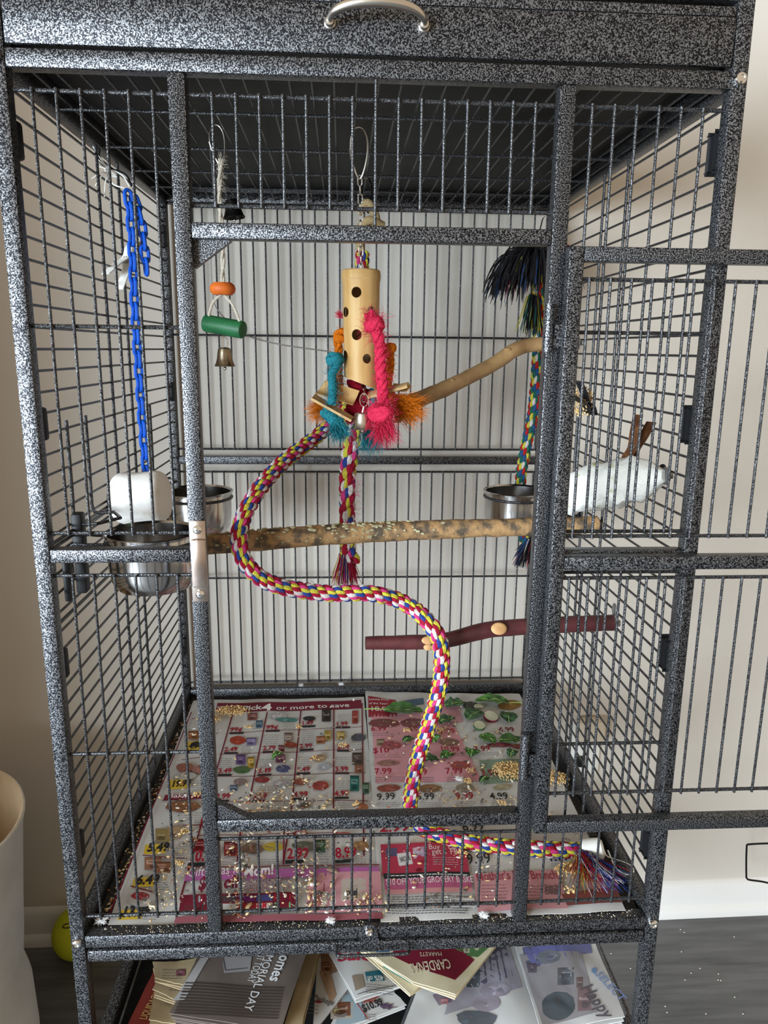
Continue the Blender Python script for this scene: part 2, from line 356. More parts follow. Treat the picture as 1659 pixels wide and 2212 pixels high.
beam('drawer_runner', (xi0, D + .003, 1.7895), (xi1, D + PT - .003, 1.858))
# bolts
def bolt(p, parent=cage, r=.0068):
    o = MB().lathe([(r, 0), (r, .0022), (r * .86, .0042), (r * .5, .0052), (r * .46, .0036), (0, .0036)], 18, p, Matrix.Rotation(R(90), 3, 'X')).build('bolt', CHROME, parent); return o
for x, z in ((XL, .687), (XR, .686), (XL, 1.781), (XR, 1.781)): bolt((x, 0, z))
# corner gussets of the door opening
for pts, y in (([(ML + H, .012, 1.6025), (ML + H + .042, .012, 1.6025), (ML + H, .012, 1.572)], .0), ([(ML + H, .004, .869), (ML + H + .040, .004, .869), (ML + H, .004, .893)], 0)):
    MB().prism(pts, (0, .012, 0)).build('gusset', HAM, cage, smooth=False)
# bracket clips on the posts
for x, zz in ((XL, (1.705, 1.392, 1.085, .82)), (XR, (1.711, 1.395, 1.088, .80))):
    sx = 1 if x == XL else -1
    for z in zz:
        for y0 in (PT, D - .016): MB().box((x + sx * .000, y0, z - .020), (x + sx * .0095, y0 + .016, z + .020), .004).build('panel_clip', BLACKP, cage)
# latch on the mullion
la = MB().box((ML - .008, -.0015, 1.176), (ML + .011, 0, 1.279), .0005).box((ML - .007, -.008, 1.196), (ML + .012, -.0015, 1.257), .0025).build('latch_plate', LATCH, cage, label='chrome latch strip')
for z in (1.268, 1.186):
    b_ = MB().lathe([(.0055, 0), (.0055, .0012), (.004, .0026), (0, .003)], 14, (ML + .0015, -.0015, z), Matrix.Rotation(R(90), 3, 'X')).build('screw', CHROME, la)
    MB().box((ML - .001, -.0048, z - .0006), (ML + .004, -.0042, z + .0006)).box((ML + .0009, -.0048, z - .0025), (ML + .0021, -.0042, z + .0025)).build('screw_slot', GREYM, la)
# hinges
DX0, DX1 = .5860, 1.004
for z0, z1 in ((1.4829, 1.5375), (.9234, .991)):
    zm = (z0 + z1) / 2
    hg = MB().lathe([(.0, 0), (.0058, 0), (.0058, zm - z0 - .0006)], 14, (.5715, -.0055, z0)).lathe([(.0052, 0), (.0052, .0012)], 14, (.5715, -.0055, zm - .0006)).lathe([(.0058, 0), (.0058, z1 - zm - .0006), (0, z1 - zm - .0006)], 14, (.5715, -.0055, zm + .0006)).build('hinge', HAM, cage)
    MB().box((.572, -.004, z0 + .004), (.5875, -.001, zm - .004)).build('hinge_leaf', HAM, hg)
    MB().box((.5775, -.0095, zm - .008), (.5875, -.006, zm + .004)).build('hinge_leaf', HAM, hg)
# door swung right round onto the front plane
dy0, dy1 = -.0205, -.0035; ym = -.012
door = beam('door', (DX0, dy0, .8505), (DX0 + .0175, dy1, 1.5995))
beam('door_stile', (DX1 - .0175, dy0, .8505), (DX1, dy1, 1.5995), door)
for z0, z1 in ((1.5830, 1.5995), (1.2190, 1.2365), (.8505, .8680)): beam('door_rail', (DX0 + .0175, dy0, z0), (DX1 - .0175, dy1, z1), door)
dxs = [.6125 + i * .0246 for i in range(16)]; dxs = [x for x in dxs if x < DX1 - .022]
for z in (1.5645, 1.2607, 1.2067, .9059): cross(DX0 + .0175, DX1 - .0175, z, ym, door)
vbars(dxs, 1.2607, 1.5645, ym - RC - RB, None, door); vbars(dxs, .9059, 1.2067, ym - RC - RB, None, door)
# pull-out tray below the front rail
tray = beam('tray_front', (xi0 + .003, -.003, .6565), (xi1 - .003, .012, .6742))
MB().box((xi0 + .004, .012, .662), (xi1 - .004, D - .002, .690)).build('tray_pan', DIRT, tray, smooth=False)
tl, tr = atY(727, 2062, -.018), atY(884, 2058, -.018)
MB().tube(smooth_path([(tl.x, -.003, .670), (tl.x, -.016, .668), (tl.x + .003, -.020, tl.z), (tl.x + .012, -.020, tl.z - .001), (tr.x - .012, -.020, tl.z - .001), (tr.x - .003, -.020, tl.z), (tr.x, -.016, .668), (tr.x, -.003, .670)], 50), .0022, 8).build('tray_pull', WIRE, tray)
px_ = .3665
lk = MB().prism([(px_ - .009, -.0035, .697), (px_ - .005, -.0035, .702), (px_ + .005, -.0035, .702), (px_ + .010, -.0035, .697), (px_ + .016, -.0035, .668), (px_ - .012, -.0035, .668)], (0, .0035, 0)).build('lock_tab', HAM, cage, smooth=False); bolt((px_, -.0035, .692), lk, .006)
# shelf between the legs
for z0, z1 in ((.432, .450),):
    for y in (0, D): beam('shelf_rail', (xi0, y, z0), (xi1, y + PT, z1)) if y else None
    for x in (XL, XR): beam('shelf_rail', (x - H, PT, z0 + .008), (x + H, D, z1 + .018))
    beam('shelf_rail', (xi0, 0, .30), (xi1, PT, .318))
MB().box((xi0, PT, .424), (xi1, D, .432)).build('shelf_panel', DARKTIN, cage, smooth=False)

# ------------------------------------------------------------------ feeders (parts of the cage) and bowls
def bowl_mesh(r, h):
    p = [(0, .0), (r * .55, 0), (r * .78, .004), (r * .90, .016), (r * .945, .034), (r * .955, h - .004), (r * 1.0, h - .003), (r * 1.01, h), (r * .985, h + .001), (r * .93, h - .002), (r * .92, .034), (r * .875, .018), (r * .75, .0075), (r * .5, .003), (0, .003)]
    q = []
    for a, b in zip(p, p[1:]): q += [a, ((a[0] + b[0]) / 2, (a[1] + b[1]) / 2)]
    return MB().lathe(q + [p[-1]], 64)
def feeder(cxy, z, r, side, label, h=.080):
    x, y = cxy; sx = 1 if side == 'L' else -1; xw = XL + sx * .006 if side == 'L' else XR + sx * .006
    me = bowl_mesh(r, h); bo = me.build('food_bowl', STEEL); bo.location = (x, y, z - h); tag(bo, label, 'bowl', 'stainless food bowls')
    rr = r * .975
    ring = MB().tube([(x + rr * math.cos(a), y + rr * math.sin(a), z - .012) for a in [2 * math.pi * i / 40 for i in range(40)]], .0024, 8, True)
    hd = ring.build('bowl_holder', WIRE, cage)
    xe = x - sx * rr
    for dy in (-.026, .026): MB().tube(smooth_path([(x - sx * rr * .93, y + dy, z - .012), ((xw + xe) / 2, y + dy, z - .012), (xw, y + dy, z - .014), (xw, y + dy, z - .05)], 14), .0024, 8).build('holder_arm', WIRE, hd)
    MB().box((min(xw - sx * .004, xw + sx * .010), y - .010, z - .085), (max(xw - sx * .004, xw + sx * .010), y + .010, z + .026), .003).build('feeder_lock', BLACKP, hd)
    MB().box((min(xw - sx * .002, xw + sx * .006), y - .058, z - .080), (max(xw - sx * .002, xw + sx * .006), y - .040, z - .020), .003).build('feeder_lock', BLACKP, hd)
    for dy in (-.005, .068):
        MB().tube(smooth_path([(xw, y + dy, z + .150), (xw, y + dy, z + .06), (xw, y + dy, z + .020), (xw + sx * .006, y + dy, z + .011), (xw + sx * .030, y + dy, z + .012)], 24), .0024, 8).build('guard_wire', WIRE, hd)
    mb = MB().tube([(xw + sx * .030, y - .005, z + .012), (xw + sx * .050, y + .03, z + .012), (xw + sx * .030, y + .068, z + .012)], .0024, 8); mb.build('guard_wire', WIRE, hd)
    return bo
feeder((.0735, .105), 1.2400, .0625, 'L', 'steel food bowl behind the left front crossbeam beside the chrome latch')
feeder((.0680, .455), 1.2290, .0625, 'L', 'steel food bowl behind the white mineral block and the left front mullion')
feeder((.6610, .475), 1.2260, .0625, 'R', 'steel food bowl under the blue and green hanging rope')
# ------------------------------------------------------------------ perches
def perch(name, label, pts, rads, m, cat='perch', group=None, nstep=40, bumpy=.05, seg=16):
    P = smooth_path(pts, nstep); t = thing(name, label, cat, P[-1])
    rr = []
    for i in range(nstep + 1):
        f = i / nstep * (len(rads) - 1); k = min(int(f), len(rads) - 2); rr.append((rads[k] * (1 - f + k) + rads[k + 1] * (f - k)))
    def rf(i, an): return 1 + bumpy * noise.noise(Vector((P[i].x * 60, math.cos(an) * 1.3 + P[i].y * 30, math.sin(an) * 1.3)))
    MB().tube(P, rr, seg, rfun=rf).build('branch', m, t); return t, P, rr
def wingnut(t, p, x):
    p = Vector(p); sx = 1
    MB().lathe([(.013, 0), (.013, .002), (.004, .0022), (.004, .012), (0, .012)], 16, p, Matrix.Rotation(R(90 if sx > 0 else -90), 3, 'Y'), capa=True).build('washer', GREYM, t)
    MB().box(p + Vector((.006, -.010, -.003)), p + Vector((.010, .010, .003)), .001).build('wing_nut', GREYM, t)
pR = atX(1288, 1133, .757); a_ = atY(442, 1176, .215); b_ = atY(800, 1150, .27)
t, P, rr = perch('branch_perch', 'long straight bark perch with pale lichen running across the cage', [a_, b_, pR], [.0160, .0166, .0152, .0140], BARK, bumpy=.14)
wingnut(t, (.7575, pR.y, pR.z), 1)
mb = MB()
for i in range(150):
    f = random.gauss(.37, .10) if i < 110 else random.gauss(.12, .04)
    f = min(max(f, .02), .95); j = int(f * 40); an = random.uniform(R(-15), R(120)); c = P[j] + Vector((random.uniform(-.01, .01), -math.cos(an) * rr[j] * 1.0, math.sin(an) * rr[j]))
    mb.ball(c, random.uniform(.0012, .0032), 6, 4, (1.6, 1, .7), .6, 3)
o = mb.build('lichen', LICHEN, t, label='crusty pale green lichen patch'); o['kind'] = 'stuff'
pR = atX(1246, 741, .757)
t, P, rr = perch('branch_perch', 'smooth peeled crooked branch perch bolted high on the right side', [atY(882, 872, .30), atY(960, 840, .36), atY(1060, 790, .43), atY(1110, 757, .455), atY(1150, 745, .475), pR], [.0128, .0130, .0125, .0130, .0130, .0125], WOODP, nstep=44, bumpy=.10)
wingnut(t, (.7575, pR.y, pR.z), 1)
for f, r in ((.64, .005), (.28, .003)):
    j = int(f * 44); MB().ball(P[j] + Vector((0, -rr[j] * .6, rr[j] * .75)), r, 10, 6, (1.6, 1, .6)).build('knot', WOODP, t)
pR = atX(1322, 1345, .757)
t, P, rr = perch('branch_perch', 'dark red bark perch with pale cut knots low on the right side', [atY(790, 1389, .16), atY(900, 1387, .165), atY(965, 1383, .17), atY(1060, 1360, .18), atY(1200, 1350, .195), pR], [.0100, .0112, .0122, .0128, .0128, .0125], REDBARK, nstep=44, bumpy=.06)
MB().lathe([(.0098, 0), (0, .0004)], 14, P[0] - (P[1] - P[0]).normalized() * .0004, (P[0] - P[1]).to_track_quat('Z', 'Y').to_matrix(), capa=True).build('end_grain', REDBARK, t)
for u, v, rx, rz, y in ((1078, 1358, .0125, .0095, .166), (926, 1383, .011, .0065, .152)):
    c = atY(u, v, y); d = (CAM - c).normalized()
    MB().ball(c, 1, 18, 8, (rx, rz, .0035), mtx=(d + Vector((.25, 0, .15))).to_track_quat('Z', 'Y').to_matrix()).build('cut_knot', CUTWOOD, t, label='pale oval pruning cut')
MB().ball(atY(925, 1398, .155), .006, 12, 8, (1.2, .6, .9)).build('cut_knot', CUTWOOD, t)
wingnut(t, (.7575, pR.y, pR.z), 1)
MB().ball(atX(1327, 1318, .757), .009, 12, 8, (.25, 1, 1.3)).build('washer', GREYM, t)

# white mineral perch on the right side panel
A, B = atY(1205, 1078, .20), atX(1436, 1028, .757); n = 34; P = [A.lerp(B, i / n) for i in range(n + 1)]
pr = [.024, .028, .031, .033, .034, .034, .033, .030, .022, .008]
def lump(i, an): f = i / n * 9; k = min(int(f), 8); return (pr[k] * (1 - f + k) + pr[k + 1] * (f - k)) * (1 + .20 * noise.noise(Vector((i * .30, math.cos(an) * 1.6, math.sin(an) * 1.6))) + .09 * noise.noise(Vector((i * .9, math.cos(an) * 5, math.sin(an) * 5)))) 
for i in range(n + 1): P[i] = P[i] + Vector((0, 0, .006 * math.sin(i / n * math.pi)))
t = thing('mineral_perch', 'chunky rough white mineral perch with greenish stains beside the door hinge', 'perch', B)
MB().tube(P, 1, 28, rfun=lump).build('mineral_body', WHITEP, t)
MB().lathe([(.012, 0), (.012, .003), (.004, .003), (.004, .010)], 14, (.757, B.y, B.z), Matrix.Rotation(R(90), 3, 'Y'), capa=True).build('bolt', GREYM, t)
for u, v in ((1378, 1063), (1431, 1010)):
    q = atY(u, v, .085 if u > 1400 else .10); MB().ball(q, .005, 10, 6, (1, .6, 1)).build('bolt_hole', BLACKP, t)
# horn-brown clip standing on it, millet held in a black clip above
def spring_clip(name, label, p, m, sc=1., rz=0., tilt=0.):
    t = thing(name, label, 'clip', p); M = Matrix.Rotation(rz, 3, 'Z') @ Matrix.Rotation(tilt, 3, 'Y'); p = Vector(p)
    for s in (-1, 1):
        pts = [(s * .013, 0, .048), (s * .008, 0, .026), (s * .0025, 0, .008), (s * .0065, 0, -.006), (s * .001, 0, -.020)]
        q = smooth_path([p + M @ (Vector(a) * sc) for a in pts], 16); mb = MB(); wd = M @ Vector((0, .0075 * sc, 0)); th = M @ Vector((.0012 * sc, 0, 0))
        vs = []
        for a in q: vs += [a + wd, a - wd, a - wd + th, a + wd + th]
        fs = [(4 * i + j, 4 * i + (j + 1) % 4, 4 * i + 4 + (j + 1) % 4, 4 * i + 4 + j) for i in range(len(q) - 1) for j in range(4)] + [(0, 1, 2, 3), tuple(4 * (len(q) - 1) + j for j in (3, 2, 1, 0))]
        mb.add(vs, fs).build('clip_arm', m, t)
    MB().tube([p + M @ (Vector((math.cos(a) * .004, (-.006 + .012 * i / 30), .010 + math.sin(a) * .004)) * sc) for i, a in enumerate([i * .6 for i in range(31)])], .0007 * sc, 5).build('spring', GREYM, t)
    return t
q = atX(1405, 975, .757); spring_clip('hair_clip', 'brown horn coloured spring clip standing on the white mineral perch', (.738, q.y + .02, q.z - .008), BROWNH, 1.15, R(25), R(22))
q = atX(1290, 880, .757); spring_clip('spring_clip', 'black spring clip gripping a millet sprig on the right side bars', (.742, q.y, q.z), BLACKP, 1.0, R(35), R(-50))
def millet(name, label, c, n, sx, sy, sz, group=None, flat=False):
    mb = MB(); c = Vector(c)
    for _ in range(n):
        d = rv(); d = d.normalized() * random.random() ** .4
        p = c + Vector((d.x * sx, d.y * sy, (abs(d.z) if flat else d.z) * sz)); mb.ball(p, random.uniform(.0011, .0019), 5, 3)
    for _ in range(max(3, n // 25)):
        d = rv().normalized(); mb.tube([c, c + Vector((d.x * sx * .9, d.y * sy * .9, abs(d.z) * sz * .8))], .0008, 4)
    o = mb.build(name, MILLET, org=c); return tag(o, label, 'millet', group)
q = atX(1268, 868, .745); millet('millet_sprig', 'golden millet sprig clipped to the right side bars above the white perch', (.733, q.y - .008, q.z), 300, .020, .020, .028)

# ------------------------------------------------------------------ hanging rope, dark tassels (right)
def dirs_down(p, spread, ln, jit, curl=.25, sway=(0, 0, 0)):
    def f():
        o = rv(1); o = o.normalized() * random.random(); return Vector(p) + Vector((o.x * jit, o.y * jit, o.z * jit * .5)), Vector((o.x * spread, o.y * spread, -1)) + Vector(sway), ln * random.uniform(.6, 1.1), curl
    return f
t = thing('rope_toy', 'thick blue green red and yellow cotton rope hanging with black frayed ends', 'rope toy', atY(1150, 640, .62))
pts = [atY(1160, 560, .61), atY(1163, 690, .61), atY(1160, 800, .61), atY(1150, 900, .61), atY(1133, 980, .61), atY(1124, 1050, .61), atY(1130, 1150, .61), atY(1140, 1180, .61)]
rope(t, pts, .0125, [[NAVY, TEALG, YEL], [RED, NAVY, TEALG], [WHI, YEL, RED, TEALG]], .044)
top = atY(1158, 560, .60)
def tuft():
    o = Vector((random.gauss(0, .45), random.gauss(0, .45), 0)); p = top + Vector((o.x * .02 - .004, o.y * .02, random.uniform(-.005, .010))); return p, Vector((o.x * 1.1 - .55, o.y * .9 - .3, random.uniform(-.1, .55))), random.uniform(.06, .125), .0
def arc_tuft(name, m, n, rad):
    mb = MB()
    for _ in range(n):
        p, d, ln, _c = tuft(); d.normalize(); q = [p]
        for k in range(7):
            q.append(q[-1] + d * ln / 7); d = (d + Vector((0, 0, -.42)) + rv(.14)).normalized()
        mb.tube(q, [rad] * 7 + [rad * .4], 4, cap=False)
    o = mb.build(name, m, t); o['kind'] = 'stuff'
arc_tuft('tassel', BLKY, 520, .0012); arc_tuft('tassel', NAVY, 22, .0009); arc_tuft('tassel', YEL, 10, .0008); arc_tuft('tassel', CRIM, 12, .0008); arc_tuft('tassel', WHI, 7, .0006)
bt = atY(1146, 1165, .60)
for m, nn in ((BLKY, 130), (NAVY, 40), (WHI, 16), (CRIM, 14)): hairs(t, 'tassel', m, nn, dirs_down(bt, .55, .058, .012, .12, (-.35, -.2, 0)), .0011)
dn = atY(1152, 640, .60)
for m, nn in ((BLKY, 70), (YEL, 16), (TEALG, 30)): hairs(t, 'tassel', m, nn, dirs_down(dn, .35, .075, .013, .08, (-.05, -.1, 0)), .0011)

# ------------------------------------------------------------------ clips and chains
def stadium(w, h, n=10):
    out = []
    for i in range(n + 1): a = math.pi * i / n; out.append((w * math.cos(a), h + w * math.sin(a)))
    for i in range(n + 1): a = math.pi + math.pi * i / n; out.append((w * math.cos(a), -h + w * math.sin(a)))
    return out
def link_mesh(w, h, r, m, seg=8):
    me = MB().tube([(a, 0, b) for a, b in stadium(w, h, 6)], r, seg, True).mesh('link'); me.materials.append(m); return me
def chain(parent, pts, w, h, r, m, start=0.):
    pitch = 2 * (h + w) - 2.1 * r; raw = smooth_path(pts, 80); L = plen(raw); n = max(1, int(round(L / pitch))); P = smooth_path(pts, n); me = link_mesh(w, h, r, m)
    for i in range(n):
        d = (P[i + 1] - P[i]).normalized(); q = d.to_track_quat('Z', 'Y').to_matrix() @ Matrix.Rotation(start + (R(90) if i % 2 else 0), 3, 'Z')
        put('link', me, parent, (P[i] + P[i + 1]) / 2, q.to_euler())
def snap_clip(parent, top, bot, w, m=NICKEL, r=.0013):
    top = Vector(top); bot = Vector(bot); ax = (top - bot); L = ax.length; ax.normalize(); sd = Vector((1, 0, 0)); sd = (sd - ax * sd.dot(ax)).normalized(); c = (top + bot) / 2
    pts = []
    for i in range(49):
        a = 2 * math.pi * i / 48 + .5; ww = w * (1 + .35 * math.sin(a)); pts.append(c + ax * (math.sin(a) * L / 2) + sd * (math.cos(a) * ww))
    MB().tube(pts[:-1], r, 8, True).build('snap_clip', m, parent)
    MB().tube([c + ax * L * .1 - sd * w * 1.1, c - ax * L * .12 - sd * w * .93], r * 1.7, 8).build('clip_sleeve', m, parent)

# blue plastic chain on the left side panel
top = atY(262, 392, .33)
t = thing('plastic_chain', 'bright blue plastic chain hanging along the left side bars', 'chain', top)
cx0 = atY(275, 410, .325)
pts = [atY(276, 415, .325), atY(283, 480, .325), atY(287, 560, .325), atY(292, 680, .325), atY(300, 800, .325), atY(308, 920, .325), atY(318, 1035, .325)]
chain(t, pts, .0056, .0066, .0029, BLUE, .8)
chain(t, [atY(288, 425, .335), atY(303, 470, .335), atY(310, 520, .335), atY(317, 590, .335)], .0056, .0066, .0029, BLUE, 1.0)
tie = MB()
for k in range(7):
    d = rv().normalized(); d.x = -abs(d.x) * .4; tie.tube(smooth_path([top + Vector((-.006, 0, .006)), top + Vector((-.020, -.004, .016)) + d * .012, top + Vector((-.026, 0, .018)) + d * .040], 10), .0008, 5)
tie.tube(smooth_path([cx0 + Vector((.004, 0, .004)), top + Vector((.0, .004, .010)), top + Vector((-.022, 0, .018)), top + Vector((-.012, -.006, -.004)), cx0 + Vector((-.004, 0, .002))], 30), .0011, 6)
tie.build('wire_tie', WHITEPL, t, label='white and black twisted wire tie')
tb = MB().tube(smooth_path([cx0 + Vector((.006, .003, .006)), top + Vector((.004, .006, .012)), top + Vector((-.028, 0, .024)), top + Vector((-.030, .005, .05))], 20), .0016, 6); tb.build('wire_tie', BLACKP, t)

q = atX(258, 548, -.022); spring_clip('spring_clip', 'white metal spring clip with brown jaw on the left side bars', (-.004, q.y, q.z), WHITEPL, 1.25, R(55), R(-140))
# white block
A = atY(252, 1078, .275); B = atY(357, 1072, .262); A.x = -.018
n = 20; P = [A.lerp(B, i / n) for i in range(n + 1)]
t = thing('mineral_block', 'smooth white cylindrical mineral chew block screwed to the left side bars', 'mineral block', A)
def blk(i, an): f = i / n; e = min(1, math.sqrt(max(0, 1 - max(0, (f - .80) / .2) ** 2)) * .25 + .75 if f > .8 else 1, .93 + f); return .0405 * e * (1 + .035 * noise.noise(Vector((f * 3, math.cos(an) * 1.2, math.sin(an) * 1.2))))
MB().tube(P, 1, 36, rfun=blk).build('block_body', WHITEM, t)
MB().lathe([(.030, 0), (.030, .006), (.020, .006), (.020, .010)], 24, A + Vector((-.004, 0, 0)), Matrix.Rotation(R(-90), 3, 'Y'), capa=True).build('screw_base', BLACKP, t)

# ------------------------------------------------------------------ bell toy
Y0 = .235
ct = atZ(465, 283, 1.776); 
t = thing('bell_toy', 'hanging cotton cord bird toy with orange bead, green dowel and two bells', 'bird toy', (ct.x, ct.y, 1.776))
c0 = atY(477, 350, Y0); snap_clip(t, (ct.x, ct.y, 1.784), c0 + Vector((0, 0, -.004)), .0095)
bd = atY(481, 624, Y0); dl, drr = atY(443, 698, Y0 + .012), atY(526, 713, Y0 - .012)
P = smooth_path([c0 + Vector((0, 0, .004)), atY(474, 430, Y0), atY(481, 520, Y0), bd], 60); F = frames(P)
for s in (0, math.pi): MB().tube([p + (a * math.cos(i * .35 + s) + b * math.sin(i * .35 + s)) * .0014 for i, (p, (tt, a, b)) in enumerate(zip(P, F))], .0023, 7).build('cord', COTTON, t)
hairs(t, 'cord_fuzz', COTTON, 120, lambda: (random.choice(P[:20]), rv(), .012, .4), .0002)
MB().lathe([(0.0, -.0085), (.013, -.0085), (.0172, -.005), (.0185, 0), (.0172, .005), (.013, .0085), (0, .0085)], 28, bd).build('bead', ORANGEW, t, label='orange wooden disc bead')
ax = (drr - dl).normalized()
for e, s in ((dl, .008), (drr, -.006)): MB().tube(smooth_path([bd + Vector((0, 0, -.006)), bd.lerp(e, .5) + Vector((0, -.002, .006)), e + ax * s + Vector((0, -.004, .012)), e + ax * s + Vector((0, -.006, .002))], 20), .0021, 7).build('cord', COTTON, t)
MB().tube([dl, dl + ax * .001] + [dl.lerp(drr, f) for f in (.05, .5, .95)] + [drr - ax * .001, drr], [.0105, .0120, .0126, .0126, .0126, .0120, .0105], 20).build('dowel', GREENW, t, label='green wooden dowel')
def bell(parent, c, r, h, m, tilt=None, clap=CHROME):
    M = tilt or Matrix.Identity(3)
    b = MB().lathe([(0, h), (r * .42, h), (r * .60, h * .93), (r * .68, h * .7), (r * .74, h * .4), (r * .86, h * .15), (r, 0), (r * .97, -.001), (r * .82, h * .14), (r * .69, h * .4), (r * .62, h * .7), (0, h * .9)], 28, c, M).build('bell', m, parent)
    MB().tube([Vector(c) + M @ Vector((0, 0, h * .9)), Vector(c) + M @ Vector((0, 0, -.003))], .0008, 6).ball(Vector(c) + M @ Vector((0, 0, -.004)), .0026, 10, 6).build('clapper', clap, b)
    return b
bc = atY(486, 790, Y0); h_ = .026
bell(t, bc, .0152, h_, BRASSB)
rg = atY(486, 741, Y0); MB().tube([rg + Vector((.004 * math.cos(a), 0, .0085 * math.sin(a))) for a in [2 * math.pi * i / 20 for i in range(20)]], .0009, 6, True).build('ring', CHROME, t)
MB().tube([bc + Vector((0, 0, h_)), rg + Vector((0, 0, -.008))], .0022, 6).build('bell_loop', BRASSB, t)
bu = atY(506, 470, .30); bell(t, bu, .0165, .026, DARKBELL, Matrix.Rotation(R(-6), 3, 'Y'))
MB().tube(smooth_path([bu + Vector((0, 0, .026)), atY(492, 428, .28), atY(482, 395, .25), c0], 24), .0007, 5).build('bell_wire', GREYM, t)
cb = thing('wire_cable', 'thin grey cable curving from the bell toy to the bamboo toy', 'cable', atY(452, 320, .275))
MB().tube(smooth_path([atZ(452, 300, 1.776), atY(464, 450, .272), atY(456, 545, .27), atY(459, 630, .268), atY(466, 662, .266), atY(490, 692, .264), atY(528, 722, .262), atY(600, 743, .262), atY(716, 760, .262)], 80), .0010, 6).build('cable', GREYM, cb)

# ------------------------------------------------------------------ bamboo toy
YB = .285
bt_, bb_ = atY(780, 586, YB), atY(781, 838, YB)
RB2 = .0282
toy = thing('bamboo_toy', 'bamboo tube foraging toy with pink, teal and orange sisal ropes and a bell', 'bird toy', bt_)
def bam_surface(th, z, r): return Vector((bt_.x + (bb_.x - bt_.x) * (bt_.z - z) / (bt_.z - bb_.z) + r * math.sin(th), YB - r * math.cos(th), z))
holes = [(-.29, atY(768, 631, YB - .028).z, .0078), (-.29, atY(768, 723, YB - .028).z, .0080), (.30, atY(793, 775, YB - .028).z, .0072), (-1.05, atY(745, 675, YB).z, .0075), (-1.2, atY(742, 768, YB).z, .008), (.55, atY(797, 672, YB - .02).z, .007), (2.2, bt_.z - .06, .008), (-2.4, bt_.z - .1, .008)]
NT, NZ = 112, 96; z1 = bt_.z; 
def zbot(th): return bb_.z + .0075 - .0095 * math.sin(th)
def bamboo(rad, m, name, flare):
    vs = []; 
    for j in range(NZ + 1):
        for i in range(NT):
            th = 2 * math.pi * i / NT; z = z1 + (zbot(th) - z1) * j / NZ
            rr_ = rad * (1 + (.045 * math.exp(-((z1 - z - .008) / .006) ** 2) + .02 * math.exp(-((z1 - z) / .02) ** 2) if flare else 0) - .05 * (z1 - z) / .17 * (1 if flare else .6))
            for (h0, hz, hr) in holes:
                dt = (th - h0 + math.pi) % (2 * math.pi) - math.pi; dx = dt * rad; dz = z - hz; d = math.hypot(dx, dz)
                if abs(d - hr) < .0016 and d > 1e-6: k = hr / d; th = h0 + dx * k / rad; z = hz + dz * k
            vs.append(bam_surface(th, z, rr_))
    fs = []
    for j in range(NZ):
        for i in range(NT):
            a = j * NT + i; b = j * NT + (i + 1) % NT; c = (vs[a] + vs[b] + vs[a + NT] + vs[b + NT]) / 4; zc_ = c.z; ox = bt_.x + (bb_.x - bt_.x) * (bt_.z - zc_) / (bt_.z - bb_.z)
            thc = math.atan2(c.x - ox, YB - c.y); skip = False
            for (h0, hz, hr) in holes:
                dt = (thc - h0 + math.pi) % (2 * math.pi) - math.pi
                if math.hypot(dt * rad, zc_ - hz) < hr * .98: skip = True; break
            if not skip: fs.append((a, b, b + NT, a + NT) if flare else (a, a + NT, b + NT, b))
    return MB().add(vs, fs).build(name, m, toy)
bamboo(RB2, BAMBOO, 'bamboo_tube', True); bamboo(RB2 - .0032, BAMBOOD, 'inner_wall', False)
mb = MB(); vs = []
for i in range(NT):
    th = 2 * math.pi * i / NT; vs += [bam_surface(th, zbot(th), RB2 * .95), bam_surface(th, zbot(th), RB2 * .97 - .0045)]
mb.add(vs, [(2 * i, 2 * ((i + 1) % NT), 2 * ((i + 1) % NT) + 1, 2 * i + 1) for i in range(NT)])
MB().lathe([(RB2 * 1.02, 0), (RB2 * .95, .002), (0, .001)], 40, bt_).build('top_node', BAMBOOC, toy); mb.build('bottom_rim', BAMBOOC, toy)
MB().tube([bam_surface(2 * math.pi * i / 48, z1 - .0125, RB2 * 1.012) for i in range(48)], .0011, 6, True).build('node_ring', BAMBOOC, toy)
# chain and clip
ct = atZ(775, 288, 1.776); cb_ = atY(777, 386, .262); snap_clip(toy, (ct.x, ct.y, 1.784), cb_, .0115)
chain(toy, [cb_ + Vector((0, 0, .004)), atY(779, 480, .275), bt_ + Vector((0, 0, -.002))], .0030, .0042, .0009, CHROME)
# knots, cords, frays
def knot(c, r, m, name='knot', turns=7):
    mb = MB(); c = Vector(c)
    for k in range(turns):
        M = Matrix.Rotation(random.uniform(0, 6.28), 3, 'Z') @ Matrix.Rotation(random.uniform(-.9, .9), 3, 'X'); rr_ = r * random.uniform(.55, .75)
        mb.tube([c + M @ Vector((rr_ * math.cos(a), rr_ * math.sin(a) * .8, r * .22 * math.sin(2 * a + k))) for a in [2 * math.pi * i / 22 for i in range(22)]], r * .34, 7, True)
    mb.ball(c, r * .72, 12, 8); o = mb.build(name, m, toy); o['kind'] = 'stuff'; return o
def cord(pts, r, m):
    P = smooth_path(pts, 50); F = frames(P)
    for s in range(3): MB().tube([p + (a * math.cos(i * .42 + s * 2.09) + b * math.sin(i * .42 + s * 2.09)) * r * .55 for i, (p, (tt, a, b)) in enumerate(zip(P, F))], r * .58, 7).build('cord_strand', m, toy)
    return P
def fuzz(P, m, n, ln, r0): hairs(toy, 'fibre_fuzz', m, int(n * 1.7), lambda: (random.choice(P) + rv(r0), rv(), ln * random.uniform(.5, 1.3), .55), .00022)
def fray(c, d, m, n, ln, spread, j): 
    c = Vector(c); d = Vector(d).normalized(); hairs(toy, 'frayed_end', m, n, lambda: (c + rv(j), d + rv(spread), ln * random.uniform(.55, 1.15), .42), .00030)
yf = YB - .034
